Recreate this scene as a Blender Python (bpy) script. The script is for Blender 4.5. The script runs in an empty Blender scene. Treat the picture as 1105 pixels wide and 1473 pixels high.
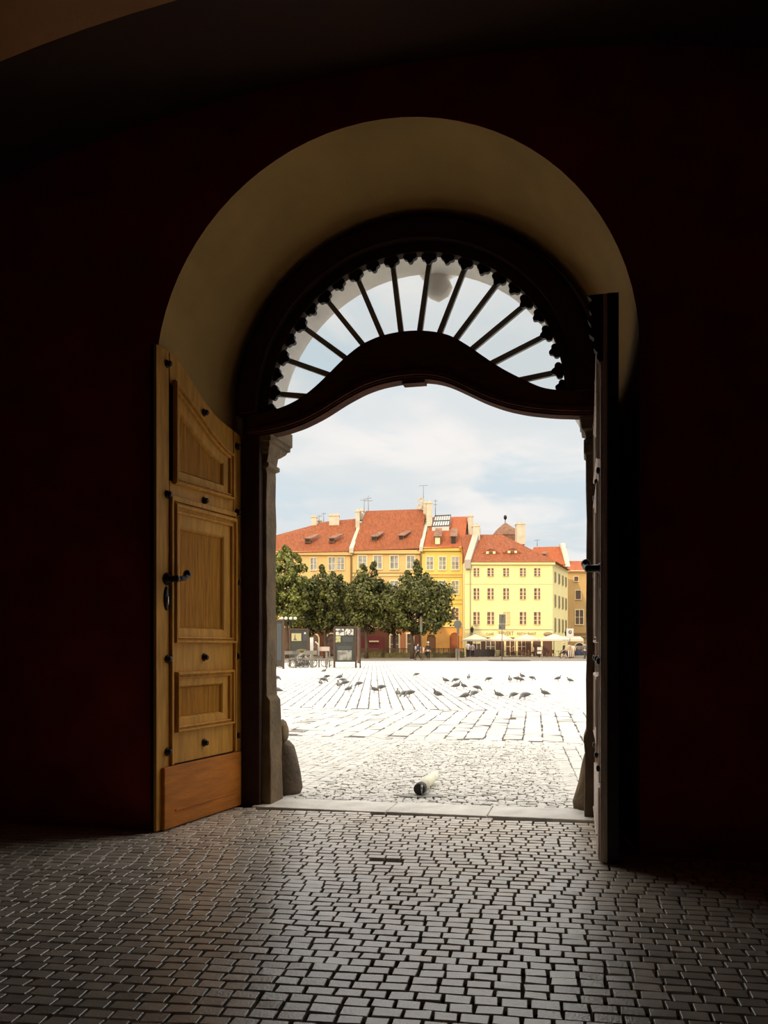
import bpy, math, random
import numpy as np
from mathutils import Vector
random.seed(7)
rng = np.random.default_rng(7)
sc = bpy.context.scene
col = sc.collection
pi = math.pi
# ------------------------------------------------------------ frames
F, H = 1280.0, 1.6                       # focal length (px of the 1105x1473 frame), eye height
TH = math.atan(.235); CT, ST = math.cos(TH), math.sin(TH)
OX, OY = .39, 8.63                       # middle of the gateway on the ground
def W(p):                                # gate frame (u along wall, v outwards, z) -> world
    u, v, z = p
    return (OX + u*CT + v*ST, OY - u*ST + v*CT, z)
def at(px, py, Y): return ((px-552.5)/F*Y, Y, H-(py-930)/F*Y)
def G(Y): return 0.0 if Y < 70 else min(.3, (Y-70)*.0075)
# ------------------------------------------------------------ materials
MATS = {}
def mat(name, c, rough=.7, vary=.0, scale=6., bump=0., bscale=40., metal=0., spec=.5, island=0., stretch=None, coat=0.):
    if name in MATS: return MATS[name]
    m = bpy.data.materials.new(name); m.use_nodes = True
    nt = m.node_tree; N = nt.nodes; L = nt.links
    b = N['Principled BSDF']
    b.inputs['Base Color'].default_value = (*c, 1); b.inputs['Roughness'].default_value = rough
    b.inputs['Metallic'].default_value = metal; b.inputs['Specular IOR Level'].default_value = spec
    if coat: b.inputs['Coat Weight'].default_value = coat
    tc = N.new('ShaderNodeTexCoord'); mp = N.new('ShaderNodeMapping')
    L.new(tc.outputs['Object'], mp.inputs['Vector'])
    if stretch: mp.inputs['Scale'].default_value = stretch
    fac = None
    if vary:
        n = N.new('ShaderNodeTexNoise'); n.inputs['Scale'].default_value = scale; n.inputs['Detail'].default_value = 6
        L.new(mp.outputs[0], n.inputs['Vector'])
        r = N.new('ShaderNodeMapRange'); r.inputs[1].default_value = .3; r.inputs[2].default_value = .7
        r.inputs[3].default_value = 1-vary; r.inputs[4].default_value = 1+vary
        L.new(n.outputs['Fac'], r.inputs[0]); fac = r.outputs[0]
    if island:
        g = N.new('ShaderNodeNewGeometry'); r = N.new('ShaderNodeMapRange')
        r.inputs[3].default_value = 1-island; r.inputs[4].default_value = 1+island
        L.new(g.outputs['Random Per Island'], r.inputs[0])
        if fac:
            k = N.new('ShaderNodeMath'); k.operation = 'MULTIPLY'; L.new(fac, k.inputs[0]); L.new(r.outputs[0], k.inputs[1]); fac = k.outputs[0]
        else: fac = r.outputs[0]
    if fac:
        v = N.new('ShaderNodeVectorMath'); v.operation = 'SCALE'; v.inputs[0].default_value = c
        L.new(fac, v.inputs['Scale']); L.new(v.outputs[0], b.inputs['Base Color'])
    if bump:
        n2 = N.new('ShaderNodeTexNoise'); n2.inputs['Scale'].default_value = bscale; n2.inputs['Detail'].default_value = 4
        L.new(mp.outputs[0], n2.inputs['Vector'])
        bp = N.new('ShaderNodeBump'); bp.inputs['Strength'].default_value = bump; bp.inputs['Distance'].default_value = .01
        L.new(n2.outputs['Fac'], bp.inputs['Height']); L.new(bp.outputs[0], b.inputs['Normal'])
    MATS[name] = m
    return m
def hexc(h):
    v = [int(h[i:i+2], 16)/255 for i in (0, 2, 4)]
    return tuple(((x+.055)/1.055)**2.4 if x > .04045 else x/12.92 for x in v)
# ------------------------------------------------------------ mesh builder
class MB:
    def __init__(s): s.v = []; s.f = []; s.mi = []; s.smooth = []
    def add(s, vs, fs, mi=0, smooth=False):
        b = len(s.v); s.v += [tuple(p) for p in vs]
        for f in fs: s.f.append([b+i for i in f]); s.mi.append(mi); s.smooth.append(smooth)
        return s
    def box(s, c, d, rot=0, mi=0, tilt=None):
        x, y, z = d[0]/2, d[1]/2, d[2]/2; ca, sa = math.cos(rot), math.sin(rot); vs = []
        for k in (-z, z):
            for (i, j) in ((-x, -y), (x, -y), (x, y), (-x, y)):
                vs.append((c[0]+i*ca-j*sa, c[1]+i*sa+j*ca, c[2]+k))
        return s.add(vs, [(3,2,1,0),(4,5,6,7),(0,1,5,4),(1,2,6,5),(2,3,7,6),(3,0,4,7)], mi)
    def bb(s, x0, x1, y0, y1, z0, z1, mi=0):
        return s.box(((x0+x1)/2,(y0+y1)/2,(z0+z1)/2), (x1-x0,y1-y0,z1-z0), 0, mi)
    def prism(s, poly, fn0, fn1, mi=0):
        """poly of 2-D points, fn0/fn1 map them to the two end faces"""
        n = len(poly); vs = [fn0(*p) for p in poly]+[fn1(*p) for p in poly]
        return s.add(vs, [list(range(n))[::-1], list(range(n, 2*n))]+[(i,(i+1)%n,n+(i+1)%n,n+i) for i in range(n)], mi)
    def strip(s, A, B, C=None, D=None, mi=0):
        """solid between polylines A,B (front) and C,D (back)"""
        n = len(A); vs = list(A)+list(B)+(list(C)+list(D) if C else []); fs = []
        for i in range(n-1):
            fs.append((i, i+1, n+i+1, n+i))
            if C:
                fs += [(2*n+i, 3*n+i, 3*n+i+1, 2*n+i+1), (i, 2*n+i, 2*n+i+1, i+1), (n+i, n+i+1, 3*n+i+1, 3*n+i)]
        if C: fs += [(0, n, 3*n, 2*n), (n-1, 3*n-1, 4*n-1, 2*n-1)]
        return s.add(vs, fs, mi)
    def tube(s, path, rad, n=8, mi=0, smooth=True, cap=True):
        P = [Vector(p) for p in path]; R = rad if isinstance(rad, (list, tuple)) else [rad]*len(P); vs = []; fs = []
        for i, p in enumerate(P):
            t = (P[min(i+1, len(P)-1)]-P[max(i-1, 0)]).normalized()
            a = t.cross(Vector((0, 0, 1)) if abs(t.z) < .9 else Vector((1, 0, 0))).normalized(); b = t.cross(a)
            for k in range(n):
                q = 2*pi*k/n; vs.append(p+(a*math.cos(q)+b*math.sin(q))*R[i])
        for i in range(len(P)-1):
            for k in range(n): fs.append((i*n+k, i*n+(k+1)%n, (i+1)*n+(k+1)%n, (i+1)*n+k))
        s.add(vs, fs, mi, smooth)
        if cap:
            b = len(s.v)-len(vs)
            s.f += [[b+k for k in range(n)][::-1], [b+(len(P)-1)*n+k for k in range(n)]]; s.mi += [mi]*2; s.smooth += [False]*2
        return s
    def lathe(s, prof, c=(0,0,0), n=16, mi=0, smooth=True, sx=1, sy=1):
        vs = []; fs = []; m = len(prof)
        for (r, z) in prof:
            for k in range(n):
                a = 2*pi*k/n; vs.append((c[0]+r*sx*math.cos(a), c[1]+r*sy*math.sin(a), c[2]+z))
        for i in range(m-1):
            for k in range(n): fs.append((i*n+k, i*n+(k+1)%n, (i+1)*n+(k+1)%n, (i+1)*n+k))
        fs += [list(range(n))[::-1], [(m-1)*n+k for k in range(n)]]
        return s.add(vs, fs, mi, smooth)
    def ball(s, c, r, n=10, mi=0, sx=1, sy=1, sz=1):
        prof = [(max(1e-3, r*math.sin(pi*i/n)), -r*sz*math.cos(pi*i/n)) for i in range(n+1)]
        return s.lathe(prof, c, max(6, n), mi, True, sx, sy)
    def ring(s, outer, inner, prof, fn, mi=0):
        """frame between two matching closed contours; prof = (t, height) steps"""
        n = len(outer); vs = []; fs = []
        for (t, h) in prof:
            for a, b in zip(outer, inner): vs.append(fn(a[0]+(b[0]-a[0])*t, h, a[1]+(b[1]-a[1])*t))
        for j in range(len(prof)-1):
            for i in range(n): fs.append((j*n+i, j*n+(i+1)%n, (j+1)*n+(i+1)%n, (j+1)*n+i))
        return s.add(vs, fs, mi)
    def map(s, fn): s.v = [fn(p) for p in s.v]; return s
    def build(s, name, m, parent=None, loc=None, bevel=0, **kw):
        """vertices are in world space; the object's origin goes to loc (or the base of the mesh)"""
        if parent is not None: o0 = Vector((0, 0, 0)); base = Vector(parent['_o'])
        else:
            if loc is None:
                a = np.array(s.v); loc = ((a[:,0].min()+a[:,0].max())/2, (a[:,1].min()+a[:,1].max())/2, a[:,2].min())
            base = Vector(loc); o0 = base
        me = bpy.data.meshes.new(name)
        me.from_pydata([tuple(Vector(p)-base) for p in s.v], [], s.f)
        for x in (m if isinstance(m, (list, tuple)) else [m]): me.materials.append(x)
        me.polygons.foreach_set('material_index', s.mi); me.polygons.foreach_set('use_smooth', s.smooth)
        me.update()
        import bmesh
        bm = bmesh.new(); bm.from_mesh(me); bmesh.ops.recalc_face_normals(bm, faces=bm.faces); bm.to_mesh(me); bm.free()
        o = bpy.data.objects.new(name, me); col.objects.link(o); o.location = o0
        if parent is not None: o.parent = parent
        o['_o'] = tuple(base)
        if bevel:
            b = o.modifiers.new('bevel', 'BEVEL'); b.width = bevel; b.segments = 2; b.limit_method = 'ANGLE'
        return tag(o, **kw)
def tag(o, label=None, cat=None, group=None, kind=None):
    if label: o['label'] = label
    if cat: o['category'] = cat
    if group: o['group'] = group
    if kind: o['kind'] = kind
    return o
def thing(name, loc, label=None, cat=None, group=None, kind=None):
    o = bpy.data.objects.new(name, None); col.objects.link(o); o.location = loc; o['_o'] = tuple(loc); o.empty_display_size = .1
    return tag(o, label, cat, group, kind)
def copy_tree(o, parent=None):
    c = o.copy(); col.objects.link(c)
    if parent is not None: c.parent = parent
    for ch in [x for x in bpy.data.objects if x.parent == o]: copy_tree(ch, c)
    return c
def fast(name, V, Fq, m, loc=(0,0,0), mis=None, smooth=False, parent=None, **kw):
    me = bpy.data.meshes.new(name); n = len(Fq)
    V = np.asarray(V, np.float32)-np.array(loc, np.float32)
    me.vertices.add(len(V)); me.vertices.foreach_set('co', V.ravel())
    Fq = np.asarray(Fq, np.int32); me.loops.add(Fq.size); me.loops.foreach_set('vertex_index', Fq.ravel())
    me.polygons.add(n); me.polygons.foreach_set('loop_start', np.arange(0, Fq.size, 4, dtype=np.int32))
    for x in (m if isinstance(m, (list, tuple)) else [m]): me.materials.append(x)
    if mis is not None: me.polygons.foreach_set('material_index', mis)
    me.polygons.foreach_set('use_smooth', [bool(smooth)]*n)
    me.update(calc_edges=True); me.validate()
    o = bpy.data.objects.new(name, me); col.objects.link(o)
    if parent is not None: o.parent = parent
    else: o.location = loc
    o['_o'] = tuple(loc)
    return tag(o, **kw)
# ------------------------------------------------------------ stone paving
def stones(inside, org, ang, rp, lp, gap, rr, sr, h=.035, ch=.006, jit=.004, tilt=.03, zf=None, miss=0, wob=(0, 1), lvar=.15, off=.5, clip=1):
    """rows run along direction ang; returns vertex and quad arrays of separate stones"""
    e1 = np.array([math.cos(ang), math.sin(ang)]); e2 = np.array([-e1[1], e1[0]])
    C = []
    for i in range(int(rr[0]/rp), int(rr[1]/rp)+1):
        s = sr[0]+(i % 2)*off*lp+rng.uniform(-.12, .12)*lp
        while s < sr[1]:
            l = lp*(1+rng.uniform(-lvar, lvar)); C.append((s+l/2, i*rp, l, rp*(1+rng.uniform(-.05, .05)))); s += l
    C = np.array(C)
    s, r = C[:, 0], C[:, 1]
    r = r+wob[0]*np.sin(s*wob[1]+.7)+wob[0]*.6*np.sin(s*wob[1]*.37+r*.9)
    cx = org[0]+s*e1[0]+r*e2[0]; cy = org[1]+s*e1[1]+r*e2[1]
    k = inside(cx, cy)
    if miss: k &= rng.random(len(k)) > miss
    C = C[k]; cx = cx[k]; cy = cy[k]; s = s[k]; n = len(C)
    hl = (C[:, 2]-gap)/2; hr = (C[:, 3]-gap)/2
    a = ang+rng.normal(0, jit*4, n)+np.arctan(wob[0]*wob[1]*np.cos(s*wob[1]+.7)); ca, sa = np.cos(a), np.sin(a)
    tx, ty = rng.normal(0, tilt, n), rng.normal(0, tilt, n); zz = rng.normal(0, jit*.5, n)
    V = np.zeros((n, 12, 3)); sg = [(-1,-1),(1,-1),(1,1),(-1,1)]
    for q, (i, j) in enumerate(sg):
        jx = rng.normal(0, jit, n); jy = rng.normal(0, jit, n)
        for lay, (c, z) in enumerate(((ch, 0.), (0., -ch*.9), (0., -h))):
            x = i*(hl+jx-c); y = j*(hr+jy-c)
            V[:, lay*4+q, 0] = cx+x*ca-y*sa; V[:, lay*4+q, 1] = cy+x*sa+y*ca
            V[:, lay*4+q, 2] = z+zz+x*tx+y*ty
    if zf is not None: V[:, :, 2] += zf(V[:, :, 0], V[:, :, 1])
    f = [(0,1,2,3)]
    for l in (0, 4):
        for q in range(4): f.append((l+q, l+4+q, l+4+(q+1) % 4, l+(q+1) % 4))
    Fq = (np.array(f)[None]+(np.arange(n)*12)[:, None, None]).reshape(-1, 4)
    return V.reshape(-1, 3), Fq
def join(parts):
    V = []; Q = []; M = []; b = 0
    for (v, q, mi) in parts: V.append(v); Q.append(np.asarray(q)+b); M.append(np.full(len(q), mi)); b += len(v)
    return np.concatenate(V), np.concatenate(Q), np.concatenate(M)
def uv(x, y): return (x-OX)*CT-(y-OY)*ST, (x-OX)*ST+(y-OY)*CT

m_floor = mat('worn_basalt_sett', (.62,.555,.475), .30, .18, 9, .35, 70, island=.22, spec=1.0, coat=.5)
m_floor.node_tree.nodes['Principled BSDF'].inputs['Coat Roughness'].default_value = .28
m_joint = mat('dark_joint', (.02,.018,.015), .95)
m_pale = mat('pale_granite_sett', (.56,.545,.515), .6, .1, 5, .3, 60, island=.09)
m_pjoint = mat('sandy_joint', (.07,.06,.05), .95, .2, 3)
def quad(p): return np.array(p, float), np.array([[0,1,2,3]])
# interior floor
A1 = -TH*.75
v1, q1 = stones(lambda x, y: (uv(x,y)[0] > -5.6) & (uv(x,y)[0] < 5.6) & (uv(x,y)[1] > -6.6) & (uv(x,y)[1] < -.22),
                (OX, OY), A1, .100, .128, .016, (-7.6, 2.2), (-7, 7), ch=.003, jit=.0022, tilt=.018, miss=.002, wob=(.05, .6), lvar=.12)
fv = [W((-6.2,-13,-.03)), W((6.2,-13,-.03)), W((6.2,.5,-.03)), W((-6.2,.5,-.03))]
V, Q, M = join([(v1, q1, 0), (*quad(fv), 1)])
fast('floor', V, Q, [m_floor, m_joint], mis=M, kind='structure', label='dark worn stone setts paving the vaulted passage floor', cat='floor')
# paving outside the gate
def reg_mid(x, y):
    u, v = uv(x, y); return (v > .42) & (v < 6.0) & (u > -1.5) & (x < 2.02+.15*(y-9.31))
def reg_left(x, y):
    u, v = uv(x, y); return (v > .42) & (v < 6.2) & (u <= -1.46) & (u > -9)
def reg_right(x, y):
    u, v = uv(x, y); return (v > .42) & (v < 6.2) & (x >= 1.96+.15*(y-9.31)) & (u < 8)
def reg_strip(x, y):
    u, v = uv(x, y); return (v >= 6.03) & (v < 6.72) & (np.abs(u) < 10) & ~reg_left(x,y) & ~reg_right(x,y)
def reg_band(x, y):
    u, v = uv(x, y); return (v > 6.76) & (v < 13.7) & (u > -14) & (u < 16)
PL = 88.4
def reg_plaza(x, y):
    u, v = uv(x, y); return (v > 13.78) & (y < PL) & (x > -10-.25*y) & (x < 8+.33*y)
Gn = lambda x, y: np.clip((y-70)*.0075, 0, .3)
W0 = W((0,0,0))
P = []
P.append((*stones(reg_mid, W0[:2], -TH, .085, .095, .010, (0,7), (-3,3.5), jit=.007, wob=(.03,1.2), lvar=.3, tilt=.05), 0))
P.append((*stones(reg_left, W0[:2], pi/2-TH, .13, .14, .012, (0,10), (0,8), jit=.004), 0))
P.append((*stones(reg_right, W0[:2], pi/2-math.atan(.15), .19, .16, .011, (-11,1), (-1,9), jit=.004), 0))
P.append((*stones(reg_strip, W0[:2], -TH, .16, .2, .010, (5,7.5), (-10,10), jit=.004), 0))
P.append((*stones(reg_band, W0[:2], pi/2-math.atan(.17), .34, .42, .024, (-20,20), (2,20), jit=.006, ch=.01, lvar=.3), 0))
P.append((*stones(reg_plaza, (0,0), pi/2+.011, .30, .55, .030, (-45,40), (10,98), jit=.004, ch=.01, lvar=.4, zf=Gn, tilt=.01), 0))
gq = []
for (y0, y1) in ():
    for k, (x0, x1) in enumerate(((-70,0),(0,80))):
        a = uv(x0, y0); z = -.012
        gq.append((*quad([(x0,y0 if y0>9 else 10.5 if x0<0 else 8.0,G(y0)+z),(x1,y0 if y0>9 else 8.6 if x1==0 else 2.0,G(y0)+z),(x1,y1,G(y1)+z),(x0,y1,G(y1)+z)]), 1))
# simple base sheet: clipped to the outer side of the gate wall
gq = []
c0, c1 = W((-60,.3,-.012)), W((60,.3,-.012))
gq.append((*quad([c0, c1, (70,70,-.012), (-70,70,-.012)]), 1))
gq.append((*quad([(-70,70,-.012), (70,70,-.012), (70,88.8,G(88.8)-.012), (-70,88.8,G(88.8)-.012)]), 1))
V, Q, M = join(P+gq)
fast('plaza_ground', V, Q, [m_pale, m_pjoint], mis=M, kind='structure', label='pale granite setts paving the open square', cat='ground')
m_road = mat('warm_grey_asphalt', (.17,.14,.11), .85, .12, 1.2, .2, 30)
rb = MB(); rb.add([(-80,88.8,G(88.8)),(80,88.8,G(88.8)),(80,110,.3),(-80,110,.3),(80,175,.3),(-80,175,.3)], [(0,1,2,3),(3,2,4,5)])
rb.build('road_ground', m_road, kind='structure', label='warm grey road running past the houses', cat='ground')

# ------------------------------------------------------------ gate masonry
m_red = mat('dark_red_limewash', (.35,.030,.014), .9, .25, 2.5, .4, 30)
m_cream = mat('ochre_cream_plaster', (.42,.26,.085), .9, .1, 2, .3, 40)
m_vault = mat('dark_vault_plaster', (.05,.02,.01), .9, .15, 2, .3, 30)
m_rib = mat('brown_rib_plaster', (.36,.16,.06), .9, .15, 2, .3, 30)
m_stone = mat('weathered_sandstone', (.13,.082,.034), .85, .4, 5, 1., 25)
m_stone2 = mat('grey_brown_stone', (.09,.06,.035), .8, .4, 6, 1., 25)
m_extp = mat('pale_exterior_plaster', (.80,.76,.72), .85, .12, 3, .3, 30)
m_dark = mat('dark_painted_timber', (.035,.014,.008), .8, .3, 8, .3, 40, spec=.2)
def arch(cu, cz, R, n=40, bottom=0., half=None):
    """contour: left foot, up, over the arch, down to the right foot"""
    pts = [(cu-R, bottom+(cz-bottom)*i/6) for i in range(6)]
    pts += [(cu-R*math.cos(pi*i/n), cz+R*math.sin(pi*i/n)) for i in range(n+1)]
    pts += [(cu+R, cz-(cz-bottom)*i/6) for i in range(1, 7)]
    return pts
def outer_rect(cont, u0, u1, zt, cz):
    """matching points on a big rectangle around the contour"""
    out = []; cu = (cont[0][0]+cont[-1][0])/2
    for (u, z) in cont:
        if z <= cz+1e-6 and abs(u-cu) > .1: out.append((u0 if u < cu else u1, z)); continue
        du, dz = u-cu, z-cz; t = 1e9
        if dz > 1e-6: t = (zt-cz)/dz
        if du < -1e-6: t = min(t, (u0-cu)/du)
        if du > 1e-6: t = min(t, (u1-cu)/du)
        out.append((cu+du*t, cz+dz*t))
    # put the corner points in
    return out
NU, NZ, NR0, NR1 = -.088, 3.889, 2.03, 1.86
cf = arch(NU, NZ, NR0); cb = arch(NU-.01, NZ, NR1)
of = outer_rect(cf, -8, 8, 9.5, NZ)
w = MB(); w.strip([W((a, -1.4, b)) for a, b in cf], [W((a, -1.4, b)) for a, b in of])
w.build('wall_front', m_red, kind='structure', label='dark red inner wall around the arched gateway', cat='wall')
w = MB()
cm = [(a+(b-a)*.97, c+(d-c)*.97) for (a, c), (b, d) in zip(cf, cb)]
w.strip([W((a, -1.4, b)) for a, b in cf], [W((a, .0, b)) for a, b in cb])
w.build('wall_arch_reveal', m_cream, kind='structure', label='cream plastered splayed reveal of the gateway arch', cat='wall')
# outer wall slab with its round arch on jambs
AU, AZ, AR = -.13, 3.92, 1.51
ca = []
ul, ur = -1.82, 1.74
for (a, b) in arch(AU, AZ, AR): ca.append((ul, b) if (b < 3.86 and a < AU) else (ur, b) if (b < 3.86 and a > AU) else (a, b))
oa = outer_rect(arch(AU, AZ, AR), -30, 30, 14, AZ)
w = MB(); w.strip([W((a, .02, b)) for a, b in ca], [W((a, .02, b)) for a, b in oa], [W((a, .52, b)) for a, b in ca], [W((a, .52, b)) for a, b in oa])
w.build('wall_outer', m_extp, kind='structure', label='pale outer wall of the gatehouse facing the square', cat='wall')
# passage shell: side walls, back wall, vault
def vz(u): return 3.6+2.75*math.sqrt(max(0, 1-(u/6.2)**2))
for nm, u, lb in (('wall_left', -6.2, 'left'), ('wall_right', 6.2, 'right')):
    sgn = -1 if u < 0 else 1
    MB().map(lambda p: p).bb(min(u, u+.3*sgn), max(u, u+.3*sgn), -13.3, .0, -.1, 7).map(W).build(nm, m_red, kind='structure', label=f'dark red {lb} side wall of the passage', cat='wall')
MB().bb(-6.5, 6.5, -13.3, -13, -.1, 9).map(W).build('wall_back', m_red, kind='structure', label='dark red end wall of the passage behind the viewer', cat='wall')
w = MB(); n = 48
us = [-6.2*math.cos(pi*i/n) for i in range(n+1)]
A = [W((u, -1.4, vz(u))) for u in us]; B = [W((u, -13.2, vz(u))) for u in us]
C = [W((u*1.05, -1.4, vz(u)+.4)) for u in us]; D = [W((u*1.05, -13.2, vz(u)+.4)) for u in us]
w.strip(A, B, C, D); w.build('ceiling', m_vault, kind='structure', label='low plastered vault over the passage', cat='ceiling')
w = MB()
def rz(u): return vz(u)-.16
A = [W((u*.985, -2.75, rz(u))) for u in us]; B = [W((u*.985, -4.3, rz(u))) for u in us]
C = [W((u, -2.75, vz(u)+.05)) for u in us]; D = [W((u, -4.3, vz(u)+.05)) for u in us]
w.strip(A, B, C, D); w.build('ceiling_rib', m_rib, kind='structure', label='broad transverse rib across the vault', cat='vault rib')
# roof block so that no daylight leaks into the passage
MB().bb(-8, 8, -13.6, 0, 9.4, 9.6).map(W).build('roof_slab', m_extp, kind='structure', label='slab over the gatehouse passage', cat='roof')
for sg in (-1, 1):
    MB().bb(min(8*sg, 8.3*sg), max(8*sg, 8.3*sg), -13.6, .0, -.1, 9.6).map(W).build('wall_side_outer', m_extp, kind='structure', label='outer side wall of the gatehouse, ' + ('left' if sg < 0 else 'right'), cat='wall')
MB().bb(-8, 8, -13.6, -13.4, -.1, 9.6).map(W).build('wall_rear_outer', m_extp, kind='structure', label='outer rear wall of the gatehouse', cat='wall')

# stone jambs with capitals (things of the gate: structure)
def rough(mb, amp, fr=9.):
    vs = []
    for (x, y, z) in mb.v:
        k = math.sin(x*fr+z*fr*1.7)*math.cos(y*fr*1.3-z*fr*.8)+.6*math.sin(z*fr*2.9+x*fr*2.1)
        vs.append((x+amp*k, y+amp*k*.7, z))
    mb.v = vs; return mb
def loft(mb, secs, mi=0):
    """secs: list of (z, u0,u1,v0,v1) rectangular sections"""
    vs = []; fs = []
    for (z, a, b, c, d) in secs: vs += [(a,c,z),(b,c,z),(b,d,z),(a,d,z)]
    for i in range(len(secs)-1):
        for k in range(4): fs.append((i*4+k, i*4+(k+1)%4, i*4+4+(k+1)%4, i*4+4+k))
    fs += [(3,2,1,0), tuple(4*(len(secs)-1)+k for k in range(4))]
    return mb.add(vs, fs, mi)
jl = thing('gate_jamb', W((-1.7,.15,0)), 'weathered stone jamb under the left end of the arched beam', 'stone jamb', 'stone jambs of the gateway')
L0 = -1.80
m = loft(MB(), [(0,L0,-1.56,-.03,.34),(.45,L0,-1.57,-.02,.33),(.6,L0,-1.575,-.01,.33),(1.05,L0,-1.585,0,.31),(1.10,L0,-1.62,0,.29)]+[(1.1+.25*i,L0,-1.625+.004*(i%2),0,.28) for i in range(1,10)]+[(3.42,L0,-1.625,0,.28)])
rough(m.map(W), .006).build('shaft', m_stone, jl, bevel=.01)
loft(MB(), [(3.40,L0,-1.625,0,.28),(3.42,L0,-1.59,-.02,.31),(3.46,L0,-1.59,-.02,.31),(3.47,L0,-1.615,0,.29),(3.55,L0,-1.60,0,.29),(3.57,L0,-1.59,-.03,.34),(3.62,L0,-1.57,-.05,.44),(3.66,L0,-1.57,-.06,.50),(3.67,L0,-1.55,-.07,.53),(3.71,L0,-1.55,-.08,.53),(3.72,L0,-1.53,-.09,.54),(3.86,L0,-1.53,-.09,.54)]).map(W).build('capital', m_stone, jl, bevel=.006)
jr = thing('gate_jamb', W((1.62,.15,0)), 'dark stone jamb under the right end of the arched beam', 'stone jamb', 'stone jambs of the gateway')
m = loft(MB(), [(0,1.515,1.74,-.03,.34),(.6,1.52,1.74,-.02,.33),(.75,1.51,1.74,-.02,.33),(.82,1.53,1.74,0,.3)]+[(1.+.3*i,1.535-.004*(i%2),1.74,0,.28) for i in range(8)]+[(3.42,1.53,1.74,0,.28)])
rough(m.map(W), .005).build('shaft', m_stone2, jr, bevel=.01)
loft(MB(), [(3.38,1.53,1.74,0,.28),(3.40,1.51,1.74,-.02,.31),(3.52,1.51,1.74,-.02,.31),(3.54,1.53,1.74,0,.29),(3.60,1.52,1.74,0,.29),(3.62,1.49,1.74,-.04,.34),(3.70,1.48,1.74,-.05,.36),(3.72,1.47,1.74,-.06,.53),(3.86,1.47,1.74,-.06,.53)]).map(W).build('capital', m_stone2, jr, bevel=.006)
# guard stones outside
gl = thing('guard_stone', W((-1.64,.74,0)), 'rounded guard stone with a carved round head, leaning at the left jamb', 'guard stone', 'guard stones flanking the gateway')
m = MB().lathe([(.20,0),(.205,.06),(.19,.25),(.16,.42),(.12,.55),(.07,.62)], (0,0,0), 18, sx=.95).map(lambda p: W((p[0]-1.70, p[1]+.74, p[2]*.92))); rough(m, .012, 14).build('body', m_stone2, gl)
m = MB()
for k, (r, du) in enumerate(((.14,0),(.155,.04),(.15,.075),(.10,.10))): m.lathe([(.02,-.02),(r*.9,-.02),(r,0),(r*.9,.02),(.02,.02)], (0,0,du), 18)
m.map(lambda p: W((-1.80+p[2]+.02, .70+p[0], .66+p[1]))); m.build('round_head', m_stone, gl)
gr = thing('guard_stone', W((1.62,.5,0)), 'tapering rough guard stone at the foot of the right jamb', 'guard stone', 'guard stones flanking the gateway')
m = MB().lathe([(.22,0),(.21,.08),(.17,.28),(.13,.45),(.10,.55),(.04,.60)], (1.62,.46,0), 16).map(W); rough(m, .012, 15).build('body', m_stone, gr)
# threshold
m_thr = mat('pale_threshold_stone', (.62,.60,.56), .5, .2, 4, .5, 30)
m = MB()
for i in range(3):
    a, b = (-1.72, -.35) if i == 0 else (-.34, .62) if i == 1 else (.63, 1.62)
    m.bb(a, b, -.17, .38, -.03, .012+.004*i)
m.map(W).build('threshold', m_thr, kind='structure', label='long pale stone threshold slab under the gate', cat='threshold', bevel=.012)

# ------------------------------------------------------------ timber door frame, ogee beam, fanlight
fr = thing('door_frame', W((0,-.1,0)), 'dark timber door frame following the gateway arch', 'door frame', kind='structure')
FU, FZ, FR = -.114, 3.937, 1.455
def arc(cu, cz, R, a0=0, a1=pi, n=48): return [(cu-R*math.cos(a0+(a1-a0)*i/n), cz+R*math.sin(a0+(a1-a0)*i/n)) for i in range(n+1)]
def ringsolid(Ri, Ro, v0, v1):
    m = MB(); a = arc(FU, FZ, Ri); b = arc(FU, FZ, Ro)
    return m.strip([W((u,v0,z)) for u,z in a], [W((u,v0,z)) for u,z in b], [W((u,v1,z)) for u,z in a], [W((u,v1,z)) for u,z in b])
ringsolid(FR, 1.80, -.10, .02).build('arch_head', m_dark, fr)
ringsolid(FR+.10, 1.74, -.19, -.10).build('arch_molding', m_dark, fr)
MB().bb(-1.845, -1.66, -.10, .02, 0, 3.95).map(W).build('post', m_dark, fr, bevel=.01)
MB().bb(1.62, 1.78, -.05, .02, 0, 3.95).map(W).build('post', m_dark, fr, bevel=.01)
m_beam = mat('dark_brown_beam', (.07,.022,.010), .85, .3, 5, .4, 30, stretch=(1,1,4), spec=.15)
lo = [(-1.80,3.70),(-1.625,3.71),(-1.42,3.735),(-1.205,3.792),(-1.0,3.88),(-.772,4.008),(-.58,4.095),(-.418,4.14),(-.22,4.165),(-.016,4.168),(.14,4.145),(.27,4.10),(.44,4.01),(.605,3.92),(.80,3.84),(.998,3.786),(1.25,3.745),(1.53,3.72),(1.76,3.72)]
up = [(-1.80,3.93),(-1.62,3.935),(-1.45,3.965),(-1.278,4.025),(-1.13,4.11),(-.987,4.225),(-.772,4.42),(-.60,4.54),(-.418,4.605),(-.24,4.63),(-.07,4.632),(.10,4.61),(.27,4.56),(.44,4.45),(.605,4.32),(.77,4.20),(.933,4.105),(1.13,4.0),(1.30,3.965),(1.50,3.955),(1.76,3.95)]
def interp(pts, u):
    for (a, b), (c, d) in zip(pts, pts[1:]):
        if a <= u <= c:
            t = (u-a)/(c-a); return b+(d-b)*t
    return pts[-1][1] if u > pts[-1][0] else pts[0][1]
def sm(pts, u, w=.06): return sum(interp(pts, min(max(u+k*w/2, pts[0][0]), pts[-1][0])) for k in (-2,-1,0,1,2))/5
UB = [-1.78+3.52*i/80 for i in range(81)]
bmth = thing('arched_beam', W((0,-.05,3.7)), 'dark ogee curved transom beam between doorway and fanlight', 'beam', kind='structure')
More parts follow.
